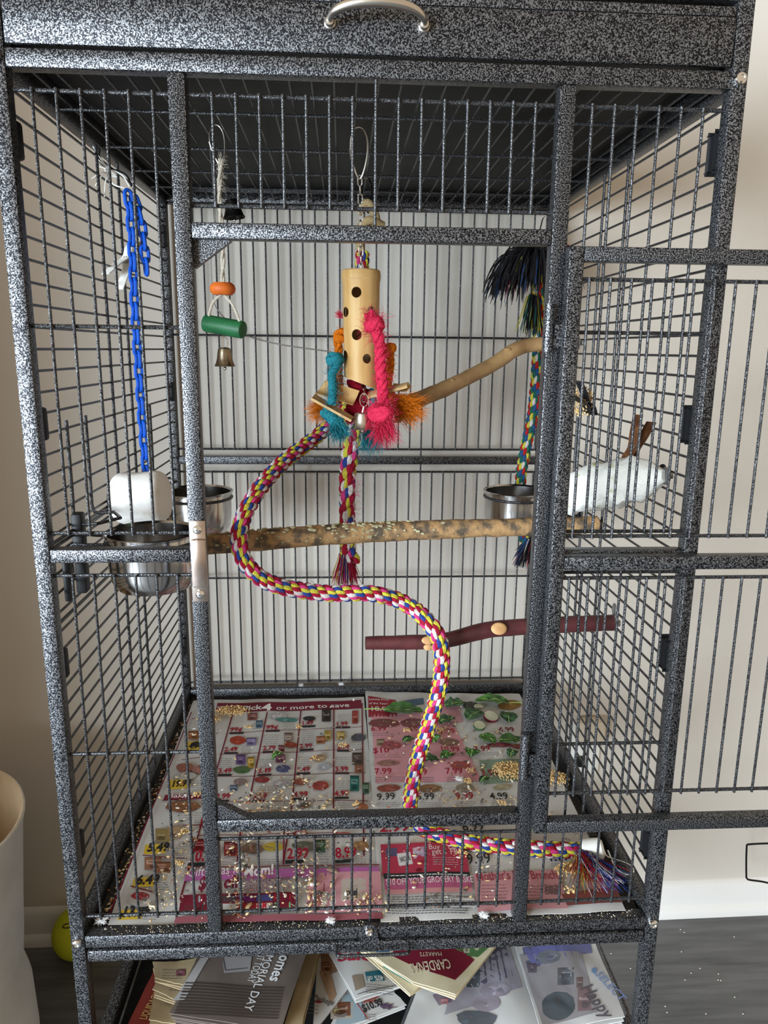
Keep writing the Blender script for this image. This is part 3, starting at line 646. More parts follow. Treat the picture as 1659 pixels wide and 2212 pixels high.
# teal left
k1 = atY(724, 777, yf + .015); knot(k1, .0145, SIST); P = cord([k1 + Vector((.002, 0, -.008)), atY(718, 810, yf + .01), atY(719, 845, yf), atY(716, 872, yf - .004)], .0062, SIST); fuzz([k1] * 3 + P[::6], SIST, 160, .016, .010)
k2 = atY(712, 898, yf); P = cord([atY(700, 888, yf), k2, atY(728, 915, yf)], .0085, SIST); fray(atY(728, 912, yf), (.25, -.1, -1), SIST, 420, .030, .55, .009); fuzz(P, SIST, 120, .014, .008)
# teal behind (right)
P = cord([atY(800, 842, YB + .01), atY(806, 870, YB + .012), atY(803, 925, YB + .02)], .006, SIST); fray(atY(802, 928, YB + .02), (0, 0, -1), SIST, 420, .038, .5, .013)
# orange left
P = cord([atY(748, 716, YB + .005), atY(730, 722, YB + .002), atY(731, 755, YB + .008), atY(731, 800, YB + .008), atY(733, 845, YB - .012), atY(726, 870, YB - .006), atY(706, 880, YB)], .0062, SISO); fuzz(P, SISO, 200, .014, .006); fray(atY(704, 880, YB), (-.9, -.2, -.45), SISO, 360, .030, .6, .010)
knot(atY(733, 732, YB), .009, SISO)
# orange right
k3 = atY(842, 752, YB - .012); knot(k3, .0115, SISO); P = cord([k3, atY(843, 790, YB - .012), atY(838, 835, YB - .010), atY(850, 860, YB - .010), atY(865, 875, YB - .010)], .0062, SISO); fuzz(P, SISO, 220, .014, .006); fray(atY(865, 872, YB - .01), (.9, -.2, -.55), SISO, 620, .038, .62, .014); fray(atY(850, 862, YB - .01), (.8, -.1, -.4), SISO, 200, .045, .35, .010)
# pink
k4 = atY(808, 702, yf + .006); knot(k4, .0165, SISP, turns=9); P = cord([atY(797, 676, yf + .008), k4, atY(820, 740, yf), atY(822, 790, yf - .003), atY(827, 840, yf - .008), atY(828, 870, yf - .012)], .0082, SISP); fuzz(P, SISP, 420, .016, .007); fuzz([k4], SISP, 160, .022, .012)
k5 = atY(823, 892, yf - .014); knot(k5, .0200, SISP, turns=10); fuzz([k5], SISP, 260, .024, .016); fray(k5 + Vector((.004, 0, -.012)), (.10, -.1, -1), SISP, 420, .036, .5, .012)
fray(atY(737, 684, YB + .01), (-.5, 0, .6), SISP, 60, .012, .7, .003)
# dark red behind
knot(atY(772, 838, YB), .012, SISR); P = cord([atY(757, 822, YB + .005), atY(770, 835, YB), atY(785, 850, YB), atY(775, 880, YB + .006)], .008, SISR); knot(atY(772, 882, YB + .012), .0185, SISR, turns=9); fray(atY(770, 886, YB + .01), (-.2, 0, -1), SISR, 160, .02, .6, .012)
# bamboo chips
def chip(corners, y, bend, th, m, name='bamboo_chip'):
    q = [atY(u, v, y + dy) for u, v, dy in corners]; n = 10; vs = []; nrm = ((q[1] - q[0]).cross(q[3] - q[0])).normalized()
    for layer in (0, 1):
        for i in range(n + 1):
            f = i / n
            for j in (0, 1):
                e = (q[0].lerp(q[1], j) if False else None); a = q[0].lerp(q[3], f); b = q[1].lerp(q[2], f); p = a if j == 0 else b; vs.append(p + nrm * (bend * math.sin(f * math.pi) + th * layer))
    N2 = 2 * (n + 1); fs = []
    for i in range(n): a = 2 * i; fs += [(a, a + 1, a + 3, a + 2), (N2 + a, N2 + a + 2, N2 + a + 3, N2 + a + 1), (a, a + 2, N2 + a + 2, N2 + a), (a + 1, N2 + a + 1, N2 + a + 3, a + 3)]
    fs += [(0, N2, N2 + 1, 1), (2 * n, 2 * n + 1, N2 + 2 * n + 1, N2 + 2 * n)]
    return MB().add(vs, fs).build(name, m, toy)
chip([(681, 850, 0), (762, 876, 0), (776, 846, .012), (703, 823, .012)], YB - .030, -.008, .0032, BAMBOO)
chip([(671, 864, -.004), (757, 912, -.010), (762, 905, .012), (678, 855, .016)], YB - .036, -.002, .004, BAMBOOC)
chip([(795, 862, 0), (880, 838, 0), (884, 830, .02), (800, 850, .02)], YB - .03, .001, .004, BAMBOOC)
chip([(840, 846, .005), (876, 846, .01), (888, 834, .024), (850, 831, .02)], YB - .012, -.002, .003, BAMBOOC)
chip([(848, 915, 0), (866, 912, .004), (872, 890, .01), (855, 886, .006)], YB + .0, .0, .004, BAMBOOC)
# bell
bq = atY(783, 925, YB - .036)
bell(toy, bq, .0190, .0240, NICKEL); chain(toy, [atY(784, 826, YB - .004), atY(787, 850, YB - .022), atY(786, 868, YB - .034)], .0030, .0042, .0008, CHROME)
rg = atY(786, 864, YB - .036); MB().tube([rg + Vector((.0062 * math.cos(a), 0, .0100 * math.sin(a))) for a in [2 * math.pi * i / 24 for i in range(24)]], .0008, 6, True).build('ring', CHROME, toy)
MB().tube([bq + Vector((0, 0, .023)), rg + Vector((0, 0, -.010))], .0016, 8).build('bell_loop', NICKEL, toy)

# ------------------------------------------------------------------ coil rope perch
YS = [[YEL, CRIM, WHI, PINK], [BLU, YEL, CRIM, WHI], [PINK, YEL, BLU, CRIM]]
rp = thing('rope_perch', 'long curved multicoloured cotton rope perch snaking down to the cage floor', 'rope perch', atY(780, 480, .42))
ctop = atZ(790, 393, 1.776); snap_clip(rp, (ctop.x, ctop.y, 1.784), atY(796, 460, .50), .0085, CHROME, .0016)
kn = atY(790, 470, .49)
for pts in ([kn + Vector((-.012, 0, .008)), kn + Vector((.004, -.01, .022)), kn + Vector((.018, 0, -.006)), kn + Vector((-.008, .01, -.014))], [kn + Vector((.030, .004, -.012)), kn + Vector((.006, -.012, -.006)), kn + Vector((-.010, 0, -.02)), kn + Vector((-.008, 0, -.06)), atY(783, 560, .47)]):
    MB().tube(smooth_path(pts, 30), .0075, 10).build('sisal_loop', SISN, rp, label='tan sisal rope loop')
zf = .7085
fl = lambda u, v: atZ(u, v, zf)
pts = [atY(783, 548, .47), atY(780, 660, .46), atY(778, 780, .45), atY(755, 870, .43), atY(690, 938, .38), atY(610, 1000, .29), atY(548, 1075, .21), atY(517, 1150, .168), atY(531, 1216, .16), atY(590, 1262, .165), atY(700, 1281, .17), atY(800, 1282, .17), atY(878, 1305, .175), atY(932, 1352, .13), atY(953, 1405, .125), atY(950, 1480, .14), atY(926, 1565, .16), atY(898, 1655, .18), atY(886, 1745, .20), fl(905, 1785), fl(960, 1806), fl(1040, 1823), fl(1130, 1832), fl(1262, 1838)]
P, F = rope(rp, pts, .0132, YS, .040)
hairs(rp, 'stray_fibres', CRIM, 220, lambda: (random.choice(P[len(P) // 4:len(P) * 2 // 3]) + rv(.010), rv(), .012, .5), .0002); hairs(rp, 'stray_fibres', WHI, 160, lambda: (random.choice(P) + rv(.010), rv(), .012, .5), .0002)
e0 = fl(1256, 1838); e1 = fl(1302, 1840) + Vector((0, 0, .006)); ax = (e1 - e0).normalized()
MB().tube([e0, e0 + ax * .002, e0.lerp(e1, .5), e1 - ax * .004, e1], [.0150, .0168, .0172, .0165, .012], 24).build('end_cap', WHITEPL, rp, label='white plastic end cap')
hk = [e1, atX(1312, 1850, .745), atX(1345, 1862, .757), atX(1364, 1872, .762), atX(1368, 1884, .762), atX(1355, 1890, .757), atX(1330, 1874, .75), e1 + Vector((.008, 0, -.004))]
MB().tube(smooth_path(hk, 50), .0013, 8).build('hook', CHROME, rp)
ts = fl(1258, 1852)
for m, nn, sw in ((RED, 90, -.30), (YEL, 40, -.35), (BLU, 110, .35), (WHI, 60, .2), (CRIM, 40, .4)):
    hairs(rp, 'tassel', m, nn, (lambda sw=sw: (ts + Vector((random.uniform(-.012, .012), random.uniform(-.006, .006), random.uniform(.0, .012))), Vector((sw + random.gauss(0, .22), -1, random.uniform(-.05, .12))), random.uniform(.05, .085), .07)), .00055)

# braided hanging rope behind the perch
br = thing('braided_rope', 'frayed braided cotton rope hanging straight behind the bark perch', 'rope toy', atY(760, 900, .372))
bp = [atY(757, 880, .375), atY(762, 935, .380), atY(752, 1010, .380), atY(750, 1090, .380), atY(752, 1150, .380), atY(752, 1195, .380), atY(768, 1215, .380)]
rope(br, bp, .0150, [[CRIM, YEL, CRIM], [WHI, BLU, PINK], [CRIM, YEL, WHI]], .058, bulge=.5)
for c, nn in ((CRIM, 130), (WHI, 40), (YEL, 30), (BLU, 30), (PINK, 40)):
    hairs(br, 'tassel', c, nn, dirs_down(atY(747, 1200, .376), .35, .055, .014, .07), .0009)
hairs(br, 'stray_fibres', PINK, 140, lambda: (random.choice([atY(758, v, .370) for v in range(930, 1200, 20)]) + rv(.013), rv(), .014, .5), .0003)
# ------------------------------------------------------------------ printed paper
_tc = {}
def text_mesh(s, bold=0.):
    k = (s, bold)
    if k not in _tc:
        cu = bpy.data.curves.new('lettering', 'FONT'); cu.body = s; cu.size = 1; cu.resolution_u = 2; cu.offset = bold
        ob = bpy.data.objects.new('lettering', cu); me = ob.to_mesh(); vs = [v.co.copy() for v in me.vertices]; fs = [tuple(p.vertices) for p in me.polygons]
        ob.to_mesh_clear(); bpy.data.objects.remove(ob); bpy.data.curves.remove(cu)
        wd = max((v.x for v in vs), default=1); _tc[k] = (vs, fs, wd)
    return _tc[k]
class Sheet:
    def __init__(s, z, amp=.0012, fr=9., rot=0.): s.z = z; s.amp = amp; s.fr = fr; s.rot = rot; s.mb = MB(); s.lay = .0007
    def h(s, x, y): return s.z + s.amp * (noise.noise(Vector((x * s.fr, y * s.fr, s.z * 90))) + .5 * math.sin(x * 55 + y * 8))
    def P(s, x, y, e=0.): return Vector((x, y, s.h(x, y) + e))
    def up(s): s.lay += .000003
    def quad(s, px, col, n=None):
        q = [atZ(u, v, s.z) for u, v in px]; s.wq(q, col, n); return s
    def wq(s, q, col, n=None):
        n = n or max(1, min(24, int(max((q[1] - q[0]).length, (q[3] - q[0]).length) / .012))); vs = []; s.up()
        for j in range(n + 1):
            for i in range(n + 1):
                a = q[0].lerp(q[1], i / n); b = q[3].lerp(q[2], i / n); c = a.lerp(b, j / n); vs.append(s.P(c.x, c.y, s.lay))
        s.mb.add(vs, [(j * (n + 1) + i, j * (n + 1) + i + 1, (j + 1) * (n + 1) + i + 1, (j + 1) * (n + 1) + i) for j in range(n) for i in range(n)], col)
    def line(s, a, b, wd, col):
        A, B = atZ(*a, s.z), atZ(*b, s.z); d = (B - A).normalized(); nn = Vector((-d.y, d.x, 0)) * wd / 2; n = max(1, int((B - A).length / .012)); s.up(); vs = []
        for i in range(n + 1): c = A.lerp(B, i / n); vs += [s.P((c + nn).x, (c + nn).y, s.lay + .0002), s.P((c - nn).x, (c - nn).y, s.lay + .0002)]
        s.mb.add(vs, [(2 * i, 2 * i + 1, 2 * i + 3, 2 * i + 2) for i in range(n)], col)
    def text(s, st, u, v, hgt, col, ws=.85, rot=None, bold=.02, wid=None):
        vs, fs, wd = text_mesh(st, bold); o = atZ(u, v, s.z); r = s.rot if rot is None else rot; c, sn = math.cos(r), math.sin(r); k = hgt / .70; s.up()
        kx = (wid / wd) if wid else k * ws
        s.mb.add([s.P(o.x + p.x * kx * c - p.y * k * sn, o.y + p.x * kx * sn + p.y * k * c, s.lay + .0003) for p in vs], fs, col)
    def blob(s, u, v, ru, rv_, col, n=20, jag=.2, rec=True):
        if rec and jag >= .15:
            col = tuple(c * .75 for c in col); jag = .07 if jag < .3 else jag
            if ru < rv_ * 1.75 and ru > 7:      # a packet: body, bands, label
                dk = tuple(c * .45 for c in col); lt = tuple(min(.8, c * 1.5 + .14) for c in col); q = lambda a, b, c, d, cc: s.quad([(u + a * ru, v + b * rv_), (u + c * ru, v + b * rv_), (u + c * ru, v + d * rv_), (u + a * ru, v + d * rv_)], cc, 2)
                q(-.8, -1, .8, 1, col); q(-.8, -1, .8, -.72, dk); q(-.62, -.5, .55, .1, lt); s.blob(u + random.uniform(-.2, .3) * ru, v + .5 * rv_, ru * .45, rv_ * .32, dk, 12, .1, False); q(-.45, -.32, .35, -.18, dk); q(-.3, -.08, .25, .02, tuple(c * .5 + .1 for c in lt)); return
        o = atZ(u, v, s.z); ex = atZ(u + ru, v, s.z) - o; ey = atZ(u, v - rv_, s.z) - o; s.up(); e = s.lay + .0001; vs = [s.P(o.x, o.y, e)]
        for i in range(n): a = 2 * math.pi * i / n; k = 1 + jag * random.uniform(-1, 1); p = o + ex * math.cos(a) * k + ey * math.sin(a) * k; vs.append(s.P(p.x, p.y, e))
        s.mb.add(vs, [(0, i + 1, (i + 1) % n + 1) for i in range(n)], col)
        if rec and ru > 7 and jag > .06:
            for _ in range(9):
                g = random.uniform(.35, 1.7); cc = tuple(min(.75, c * g + random.uniform(0, .06)) for c in col); an = random.uniform(0, 6.3); rr_ = random.random() ** .5 * .68; s.blob(u + rr_ * math.cos(an) * ru, v + rr_ * math.sin(an) * rv_, ru * random.uniform(.12, .3), rv_ * random.uniform(.12, .3), cc, 9, .15, False)
    def small(s, u, v, lines, wpx, lpx=4.5, col=(.16, .15, .15), wd=.0011):
        for k in range(lines):
            a = u; 
            while a < u + wpx - 2:
                b = min(a + random.uniform(4, 11), u + wpx * random.uniform(.8, 1)); 
                if b > a: s.line((a, v + k * lpx), (b, v + k * lpx - (b - a) * .04), wd, col)
                a = b + 1.6
    def paper(s, px, name, label, m, th=.0004, cat='newspaper', group=None, nx=40, ny=60, org=None):
        q = [atZ(u, v, s.z) for u, v in px]; c = sum(q, Vector()) / 4; c.z = s.z; root = thing(name, label, cat, c, group); vs = []; s.root = root
        for e in (0, -th):
            for j in range(ny + 1):
                for i in range(nx + 1):
                    a = q[0].lerp(q[1], i / nx); b = q[3].lerp(q[2], i / nx); p = a.lerp(b, j / ny); edge = .0008 * noise.noise(Vector((i * .3, j * .3, s.z * 50)))
                    vs.append(s.P(p.x + edge, p.y + edge, e))
        K = (nx + 1) * (ny + 1); fs = []
        for j in range(ny):
            for i in range(nx):
                a = j * (nx + 1) + i; fs += [(a, a + 1, a + nx + 2, a + nx + 1), (K + a, K + a + nx + 1, K + a + nx + 2, K + a + 1)]
        rim = [i for i in range(nx + 1)] + [j * (nx + 1) + nx for j in range(1, ny + 1)] + [ny * (nx + 1) + i for i in range(nx - 1, -1, -1)] + [j * (nx + 1) for j in range(ny - 1, 0, -1)]
        fs += [(rim[i], rim[i] + K, rim[(i + 1) % len(rim)] + K, rim[(i + 1) % len(rim)]) for i in range(len(rim))]
        MB().add(vs, fs).build('paper_sheet', m, root); return root
    def done(s, root):
        if s.mb.f: s.mb.build('printed_ads', PRINT, root, smooth=False)
MAR = (.17, .012, .028); RDD = (.34, .010, .030); BLK = (.02, .02, .022); PNK = (.62, .30, .34); MAG = (.42, .12, .34); YLW = (.62, .42, .04); GRY = (.30, .30, .31)
FOOD = [(.30, .08, .04), (.42, .22, .10), (.10, .05, .03), (.45, .30, .12), (.25, .12, .08), (.38, .04, .04), (.10, .16, .08), (.16, .20, .30), (.05, .05, .06), (.50, .36, .20)]
ZP = .6935
A_ = Sheet(ZP, .0013, 9, .06)
ra = A_.paper([(418, 1513), (786, 1506), (832, 1992), (232, 1999)], 'sale_flyer', 'grocery sale flyer with maroon pick four banner lining the cage floor', PAPER, group=None)
# banner
A_.quad([(470, 1520), (780, 1513), (781, 1531), (465, 1540)], MAR)
A_.text('service', 468, 1531, .013, (.55, .40, .42)); A_.text('Pick', 523, 1535, .021, (.85, .83, .8), wid=.044, bold=.03); A_.text('4', 566, 1536, .030, (.9, .88, .85), wid=.021, bold=.04); A_.text('or more to save', 596, 1534, .019, (.82, .80, .78), wid=.165, bold=.01)
for a, b in (((577, 1540), (538, 1732)), ((650, 1532), (629, 1756)), ((721, 1529), (720, 1990)), ((503, 1540), (389, 1944)), ((629, 1756), (612, 1868)), ((520, 1790), (512, 1868)), ((782, 1520), (786, 1850))): A_.line(a, b, .0026, MAR)
for a, b in (((494, 1584), (784, 1570)), ((474, 1630), (786, 1619)), ((468, 1679), (790, 1669)), ((455, 1733), (795, 1730)), ((440, 1786), (800, 1790)), ((425, 1806), (730, 1800))): A_.line(a, b, .0016, MAR)
for st, u, v in (('99¢', 496, 1580), ('99¢', 574, 1577), ('1.49', 651, 1566), ('1.99', 726, 1568), ('2.49', 484, 1624), ('2.79', 567, 1622), ('2.99', 647, 1616), ('2.99', 728, 1619), ('3.49', 470, 1672), ('3.49', 556, 1671), ('1.49', 640, 1667), ('3.99', 724, 1668), ('4.99', 634, 1723), ('4.99', 723, 1722), ('2.99', 465, 1728), ('3.29', 545, 1727)):
    A_.text(st, u, v, .0165, RDD, wid=.0255, bold=.03); A_.quad([(u, v + 1.5), (u + 30, v + .5), (u + 30, v + 5), (u, v + 6)], BLK, 2)
for u, v, wd, n in ((545, 1566, 18, 3), (612, 1566, 30, 3), (520, 1612, 24, 4), (570, 1590, 34, 6), (652, 1580, 30, 8), (760, 1600, 24, 6), (474, 1640, 28, 5), (560, 1642, 30, 5), (644, 1636, 30, 6), (724, 1638, 34, 5), (560, 1700, 40, 5), (600, 1738, 34, 3), (726, 1690, 32, 5), (728, 1738, 40, 4), (640, 1745, 40, 2), (730, 1545, 30, 4)): A_.small(u, v, n, wd)
for u, v, ru, rv_, c in ((545, 1549, 13, 8, (.30, .10, .08)), (560, 1566, 9, 8, (.10, .20, .30)), (600, 1547, 19, 8, (.62, .60, .60)), (620, 1556, 24, 5, (.12, .30, .28)), (668, 1553, 14, 5, BLK), (705, 1546, 12, 14, (.05, .03, .03)), (767, 1550, 8, 14, (.42, .06, .04)), (514, 1600, 18, 9, (.48, .06, .03)), (543, 1603, 13, 8, (.26, .22, .42)), (623, 1598, 11, 14, (.34, .24, .20)), (628, 1610, 14, 6, (.38, .06, .03)), (608, 1618, 8, 7, (.20, .03, .03)), (708, 1590, 9, 11, (.55, .38, .08)), (693, 1600, 12, 8, (.42, .14, .05)), (736, 1590, 11, 9, (.62, .42, .10)), (774, 1594, 16, 8, (.10, .10, .12)), (520, 1642, 13, 11, (.18, .10, .28)), (542, 1648, 9, 12, (.60, .38, .05)), (522, 1664, 18, 8, (.10, .18, .06)), (606, 1640, 13, 9, (.32, .10, .20)), (612, 1662, 16, 8, (.10, .10, .24)), (690, 1640, 14, 8, (.50, .34, .20)), (700, 1658, 14, 7, (.50, .52, .56)), (772, 1640, 14, 13, (.12, .08, .06)), (775, 1662, 11, 9, (.35, .14, .08)), (766, 1694, 12, 17, (.02, .18, .16)), (790, 1704, 9, 12, (.08, .16, .10)), (520, 1690, 15, 7, (.30, .22, .2)), (505, 1704, 10, 6, (.12, .18, .3)), (566, 1686, 16, 7, (.32, .03, .03)), (610, 1694, 20, 8, (.52, .50, .50)), (650, 1690, 14, 8, (.34, .10, .06)), (692, 1700, 18, 10, (.40, .06, .04)), (660, 1742, 12, 6, (.3, .2, .1)), (780, 1745, 16, 8, (.40, .14, .06)), (600, 1760, 30, 8, (.36, .22, .14)), (540, 1760, 20, 8, (.42, .20, .10))): A_.blob(u, v, ru, rv_, c)
# left column
for st, u, v, k in (('4.99', 408, 1617, 1.), ('19.99', 370, 1700, 1.35), ('5.49', 318, 1840, 1.3), ('6.49', 293, 1913, 1.3), ('13.99', 262, 1984, 1.5)):
    A_.quad([(u - 4, v - 13), (u + 31 * k, v - 16), (u + 30 * k, v + 5), (u - 8, v + 8)], YLW); A_.text(st, u - 1, v + 2, .020, BLK, wid=.026 * k, bold=.04)
for a, b in (((414, 1555), (437, 1553)), ((392, 1643), (468, 1634)), ((350, 1732), (440, 1728)), ((308, 1850), (405, 1858)), ((282, 1918), (330, 1930)), ((414, 1540), (232, 1990))): A_.line(a, b, .0022, MAR)
A_.quad([(357, 1720), (430, 1716), (436, 1727), (352, 1733)], MAR); A_.text('Bakery', 362, 1727, .013, (.75, .6, .62), wid=.05)
for u, v, ru, rv_, c in ((418, 1590, 14, 9, (.42, .16, .06)), (400, 1660, 20, 10, (.36, .14, .10)), (430, 1664, 16, 9, (.42, .2, .16)), (400, 1678, 26, 8, (.58, .55, .52)), (395, 1745, 38, 12, (.30, .13, .06)), (352, 1806, 20, 14, (.36, .26, .10)), (376, 1800, 18, 14, (.48, .32, .18)), (330, 1868, 22, 14, (.42, .20, .12)), (352, 1876, 20, 12, (.38, .16, .09)), (306, 1945, 32, 18, (.58, .54, .50)), (303, 1940, 20, 9, (.40, .04, .05)), (434, 1830, 22, 14, (.32, .01, .02)), (425, 1610, 14, 6, BLK)): A_.blob(u, v, ru, rv_, c)
for u, v, wd, n in ((412, 1690, 30, 5), (360, 1836, 40, 5), (340, 1905, 26, 5), (385, 1760, 34, 4), (420, 1760, 30, 5), (300, 1975, 40, 4), (385, 1822, 30, 3)): A_.small(u, v, n, wd, 5)
# lower half
A_.text('5.99', 430, 1790, .022, RDD, wid=.030, bold=.03); A_.text('0.99', 420, 1866, .026, RDD, wid=.036, bold=.04); A_.quad([(406, 1869), (450, 1868), (448, 1876), (404, 1878)], BLK)
A_.text('2.99', 620, 1860, .024, RDD, wid=.034, bold=.03); A_.quad([(617, 1863), (656, 1861), (656, 1869), (616, 1871)], BLK); A_.text('8.99', 725, 1858, .024, RDD, wid=.034, bold=.03); A_.quad([(724, 1862), (764, 1860), (764, 1867), (724, 1869)], BLK)
for u, v, ru, rv_, c in ((500, 1838, 20, 16, (.36, .05, .05)), (545, 1836, 24, 13, (.22, .14, .10)), (590, 1834, 22, 10, (.55, .40, .05)), (648, 1806, 16, 8, (.22, .01, .03)), (660, 1832, 30, 10, (.16, .14, .10)), (690, 1832, 16, 14, (.06, .12, .06)), (742, 1808, 20, 5, (.45, .08, .06)), (780, 1832, 18, 10, (.36, .20, .08)), (756, 1832, 12, 8, (.62, .60, .58))): A_.blob(u, v, ru, rv_, c)
A_.text('ASIAN', 640, 1809, .010, (.7, .6, .55), wid=.016)
for u, v, wd, n in ((480, 1868, 26, 3), (560, 1862, 50, 5), (682, 1862, 30, 4), (768, 1850, 26, 5), (690, 1845, 26, 4)): A_.small(u, v, n, wd, 5)
for a, b in (((400, 1880), (820, 1872)), ((395, 1786), (800, 1792)), ((614, 1795), (612, 1874))): A_.line(a, b, .0024, MAR)
A_.quad([(402, 1888), (818, 1876), (819, 1895), (398, 1908)], MAG); A_.text('Gift Ideas for', 404, 1900, .021, (.82, .74, .80), wid=.088, bold=.0); A_.text('Mom!', 526, 1898, .022, (.88, .84, .86), wid=.045, bold=.03)
A_.text('$10 off', 428, 1928, .026, MAR, wid=.060, bold=.04)
for k, st in enumerate(('your next shopping', 'when you buy', 'participating gift cards')): A_.text(st, 525, 1914 + k * 9, .011, (.30, .10, .18), wid=.07 if k != 1 else .045, bold=.0)
A_.quad([(668, 1890), (822, 1886), (826, 1972), (660, 1976)], PNK); A_.quad([(674, 1908), (702, 1902), (704, 1955), (668, 1962)], (.26, .04, .06)); A_.quad([(695, 1930), (728, 1926), (728, 1960), (694, 1962)], (.66, .64, .62)); A_.quad([(738, 1904), (790, 1900), (792, 1945), (736, 1950)], (.52, .44, .38)); A_.quad([(748, 1926), (772, 1922), (772, 1944), (746, 1948)], (.06, .06, .06))
A_.quad([(392, 1938), (640, 1932), (640, 1972), (385, 1980)], MAR)
cs = [(.36, .36, .38), (.30, .02, .03), (.08, .05, .06), (.16, .02, .14), (.07, .07, .24), (.46, .02, .04), (.14, .02, .03), (.05, .05, .05), (.60, .58, .56), (.36, .02, .03), (.62, .58, .56), (.22, .44, .22)]
for r in range(2):
    for c in range(6): u = 398 + c * 39; v = 1941 + r * 18 - c * .8; A_.quad([(u, v), (u + 35, v - .8), (u + 35, v + 13), (u - 1, v + 14)], cs[r * 6 + c])
A_.text('H&M', 549, 1970, .014, (.55, .02, .04), wid=.017, bold=.02); A_.text('thanks', 580, 1967, .009, BLK, wid=.016); A_.quad([(380, 1984), (826, 1976), (828, 1990), (376, 1999)], (.30, .09, .11))
A_.done(ra)

B_ = Sheet(ZP + .0028, .0016, 9, .0)
rb = B_.paper([(789, 1494), (1122, 1499), (1352, 1968), (822, 1992)], 'sale_flyer', 'pinkish meat and produce sale flyer with a red coupon lining the cage floor', PAPER)
B_.quad([(802, 1545), (965, 1535), (1042, 1688), (812, 1692)], PNK); B_.quad([(795, 1505), (855, 1512), (858, 1547), (796, 1550)], (.30, .02, .035)); B_.text('Lowest Price', 797, 1514, .0085, (.85, .8, .78), wid=.046, bold=.01); B_.text('of the Year!', 797, 1523, .0085, (.85, .8, .78), wid=.042, bold=.01); B_.text('18.99', 799, 1537, .020, (.86, .8, .78), wid=.048, bold=.01)
B_.quad([(930, 1520), (990, 1516), (1000, 1560), (940, 1565)], (.55, .28, .32)); B_.quad([(862, 1515), (915, 1508), (916, 1522), (864, 1530)], (.10, .16, .24))
B_.quad([(1035, 1642), (1130, 1640), (1135, 1688), (1045, 1694)], (.22, .30, .22)); B_.quad([(1170, 1620), (1178, 1620), (1200, 1680), (1180, 1690)], (.60, .58, .55))
for st, u, v, c in (('6.99', 801, 1580, RDD), ('$10', 805, 1628, RDD), ('7.99', 809, 1673, RDD), ('10.99', 951, 1625, RDD), ('7.99', 963, 1673, RDD), ('7.99', 886, 1674, RDD), ('4.99', 1079, 1581, MAR), ('3.99', 1025, 1624, RDD), ('3.99', 1040, 1675, RDD), ('9.99', 814, 1728, BLK), ('6.99', 900, 1728, BLK), ('9.99', 985, 1728, RDD), ('4.99', 1060, 1727, BLK), ('4.99', 880, 1580, RDD), ('9.99', 950, 1585, RDD)):
    B_.text(st, u, v, .020, c, wid=.033 if len(st) < 5 else .04, bold=.01)
for u, v, wd, n in ((802, 1586, 50, 2), (808, 1633, 60, 2), (810, 1680, 130, 3), (965, 1682, 60, 3), (955, 1630, 50, 2), (1030, 1628, 50, 2), (815, 1735, 50, 3), (905, 1735, 50, 3), (1062, 1732, 50, 3), (985, 1735, 45, 3)): B_.small(u, v, n, wd, 4.2)
for u, v, ru, rv_, c in ((830, 1563, 34, 9, (.26, .08, .08)), (890, 1562, 26, 9, (.24, .09, .09)), (822, 1606, 10, 7, (.30, .22, .12)), (845, 1612, 22, 9, (.42, .10, .10)), (838, 1650, 24, 6, (.40, .20, .15)), (840, 1704, 26, 8, (.32, .08, .05)), (928, 1704, 26, 9, (.26, .14, .06)), (928, 1702, 19, 6, (.34, .16, .07)), (1005, 1704, 20, 9, (.36, .30, .22)), (995, 1655, 22, 8, (.44, .10, .08)), (970, 1605, 22, 8, (.30, .16, .12)), (1085, 1702, 20, 6, (.46, .40, .26)), (1100, 1525, 26, 10, (.32, .16, .04)), (1016, 1525, 16, 8, (.05, .05, .04)), (1080, 1612, 26, 5, (.28, .06, .07)), (1120, 1614, 18, 5, (.3, .08, .07))): B_.blob(u, v, ru, rv_, c)
# lower half
B_.text('2.99', 820, 1798, .022, RDD, wid=.05, bold=.03); B_.text('6.99', 1000, 1797, .024, BLK, wid=.037, bold=.01); B_.text('4.99', 1195, 1790, .020, RDD, wid=.034, bold=.01); B_.text('9.99', 1010, 1868, .024, BLK, wid=.038, bold=.01); B_.text('1.99', 1185, 1862, .022, BLK, wid=.034)
for u, v, wd, n in ((822, 1803, 60, 2), (1000, 1802, 60, 2), (1160, 1792, 50, 3), (1015, 1874, 60, 3), (1190, 1868, 50, 2), (1240, 1795, 50, 3)): B_.small(u, v, n, wd, 4.6)
B_.quad([(822, 1825), (1004, 1820), (1014, 1890), (826, 1893)], (.40, .035, .07)); B_.quad([(832, 1834), (858, 1832), (858, 1850), (832, 1852)], (.10, .08, .16)); B_.blob(844, 1840, 9, 6, (.66, .6, .6)); B_.quad([(857, 1845), (886, 1842), (892, 1868), (862, 1872)], (.62, .60, .58)); B_.quad([(892, 1838), (915, 1830), (918, 1852), (894, 1858)], (.42, .30, .42))
B_.text("HAPPY", 893, 1840, .007, (.8, .75, .8), wid=.014, rot=.15); B_.text("MOTHER'S DAY", 893, 1848, .007, (.8, .75, .8), wid=.017, rot=.15); B_.text('Buy 2 cards', 926, 1838, .013, (.80, .66, .68), wid=.058, bold=.0); B_.text('get 1 FREE', 933, 1849, .014, (.82, .68, .70), wid=.056, bold=.0); B_.small(935, 1856, 4, 55, 5, (.7, .5, .52)); B_.blob(905, 1882, 7, 4, (.2, .01, .02)); B_.text('MOM', 866, 1864, .012, (.2, .2, .2), wid=.016, rot=.2)
B_.quad([(828, 1888), (1014, 1886), (1016, 1897), (829, 1900)], BLK); B_.small(836, 1893, 1, 175, 5, (.7, .68, .66), .0022)
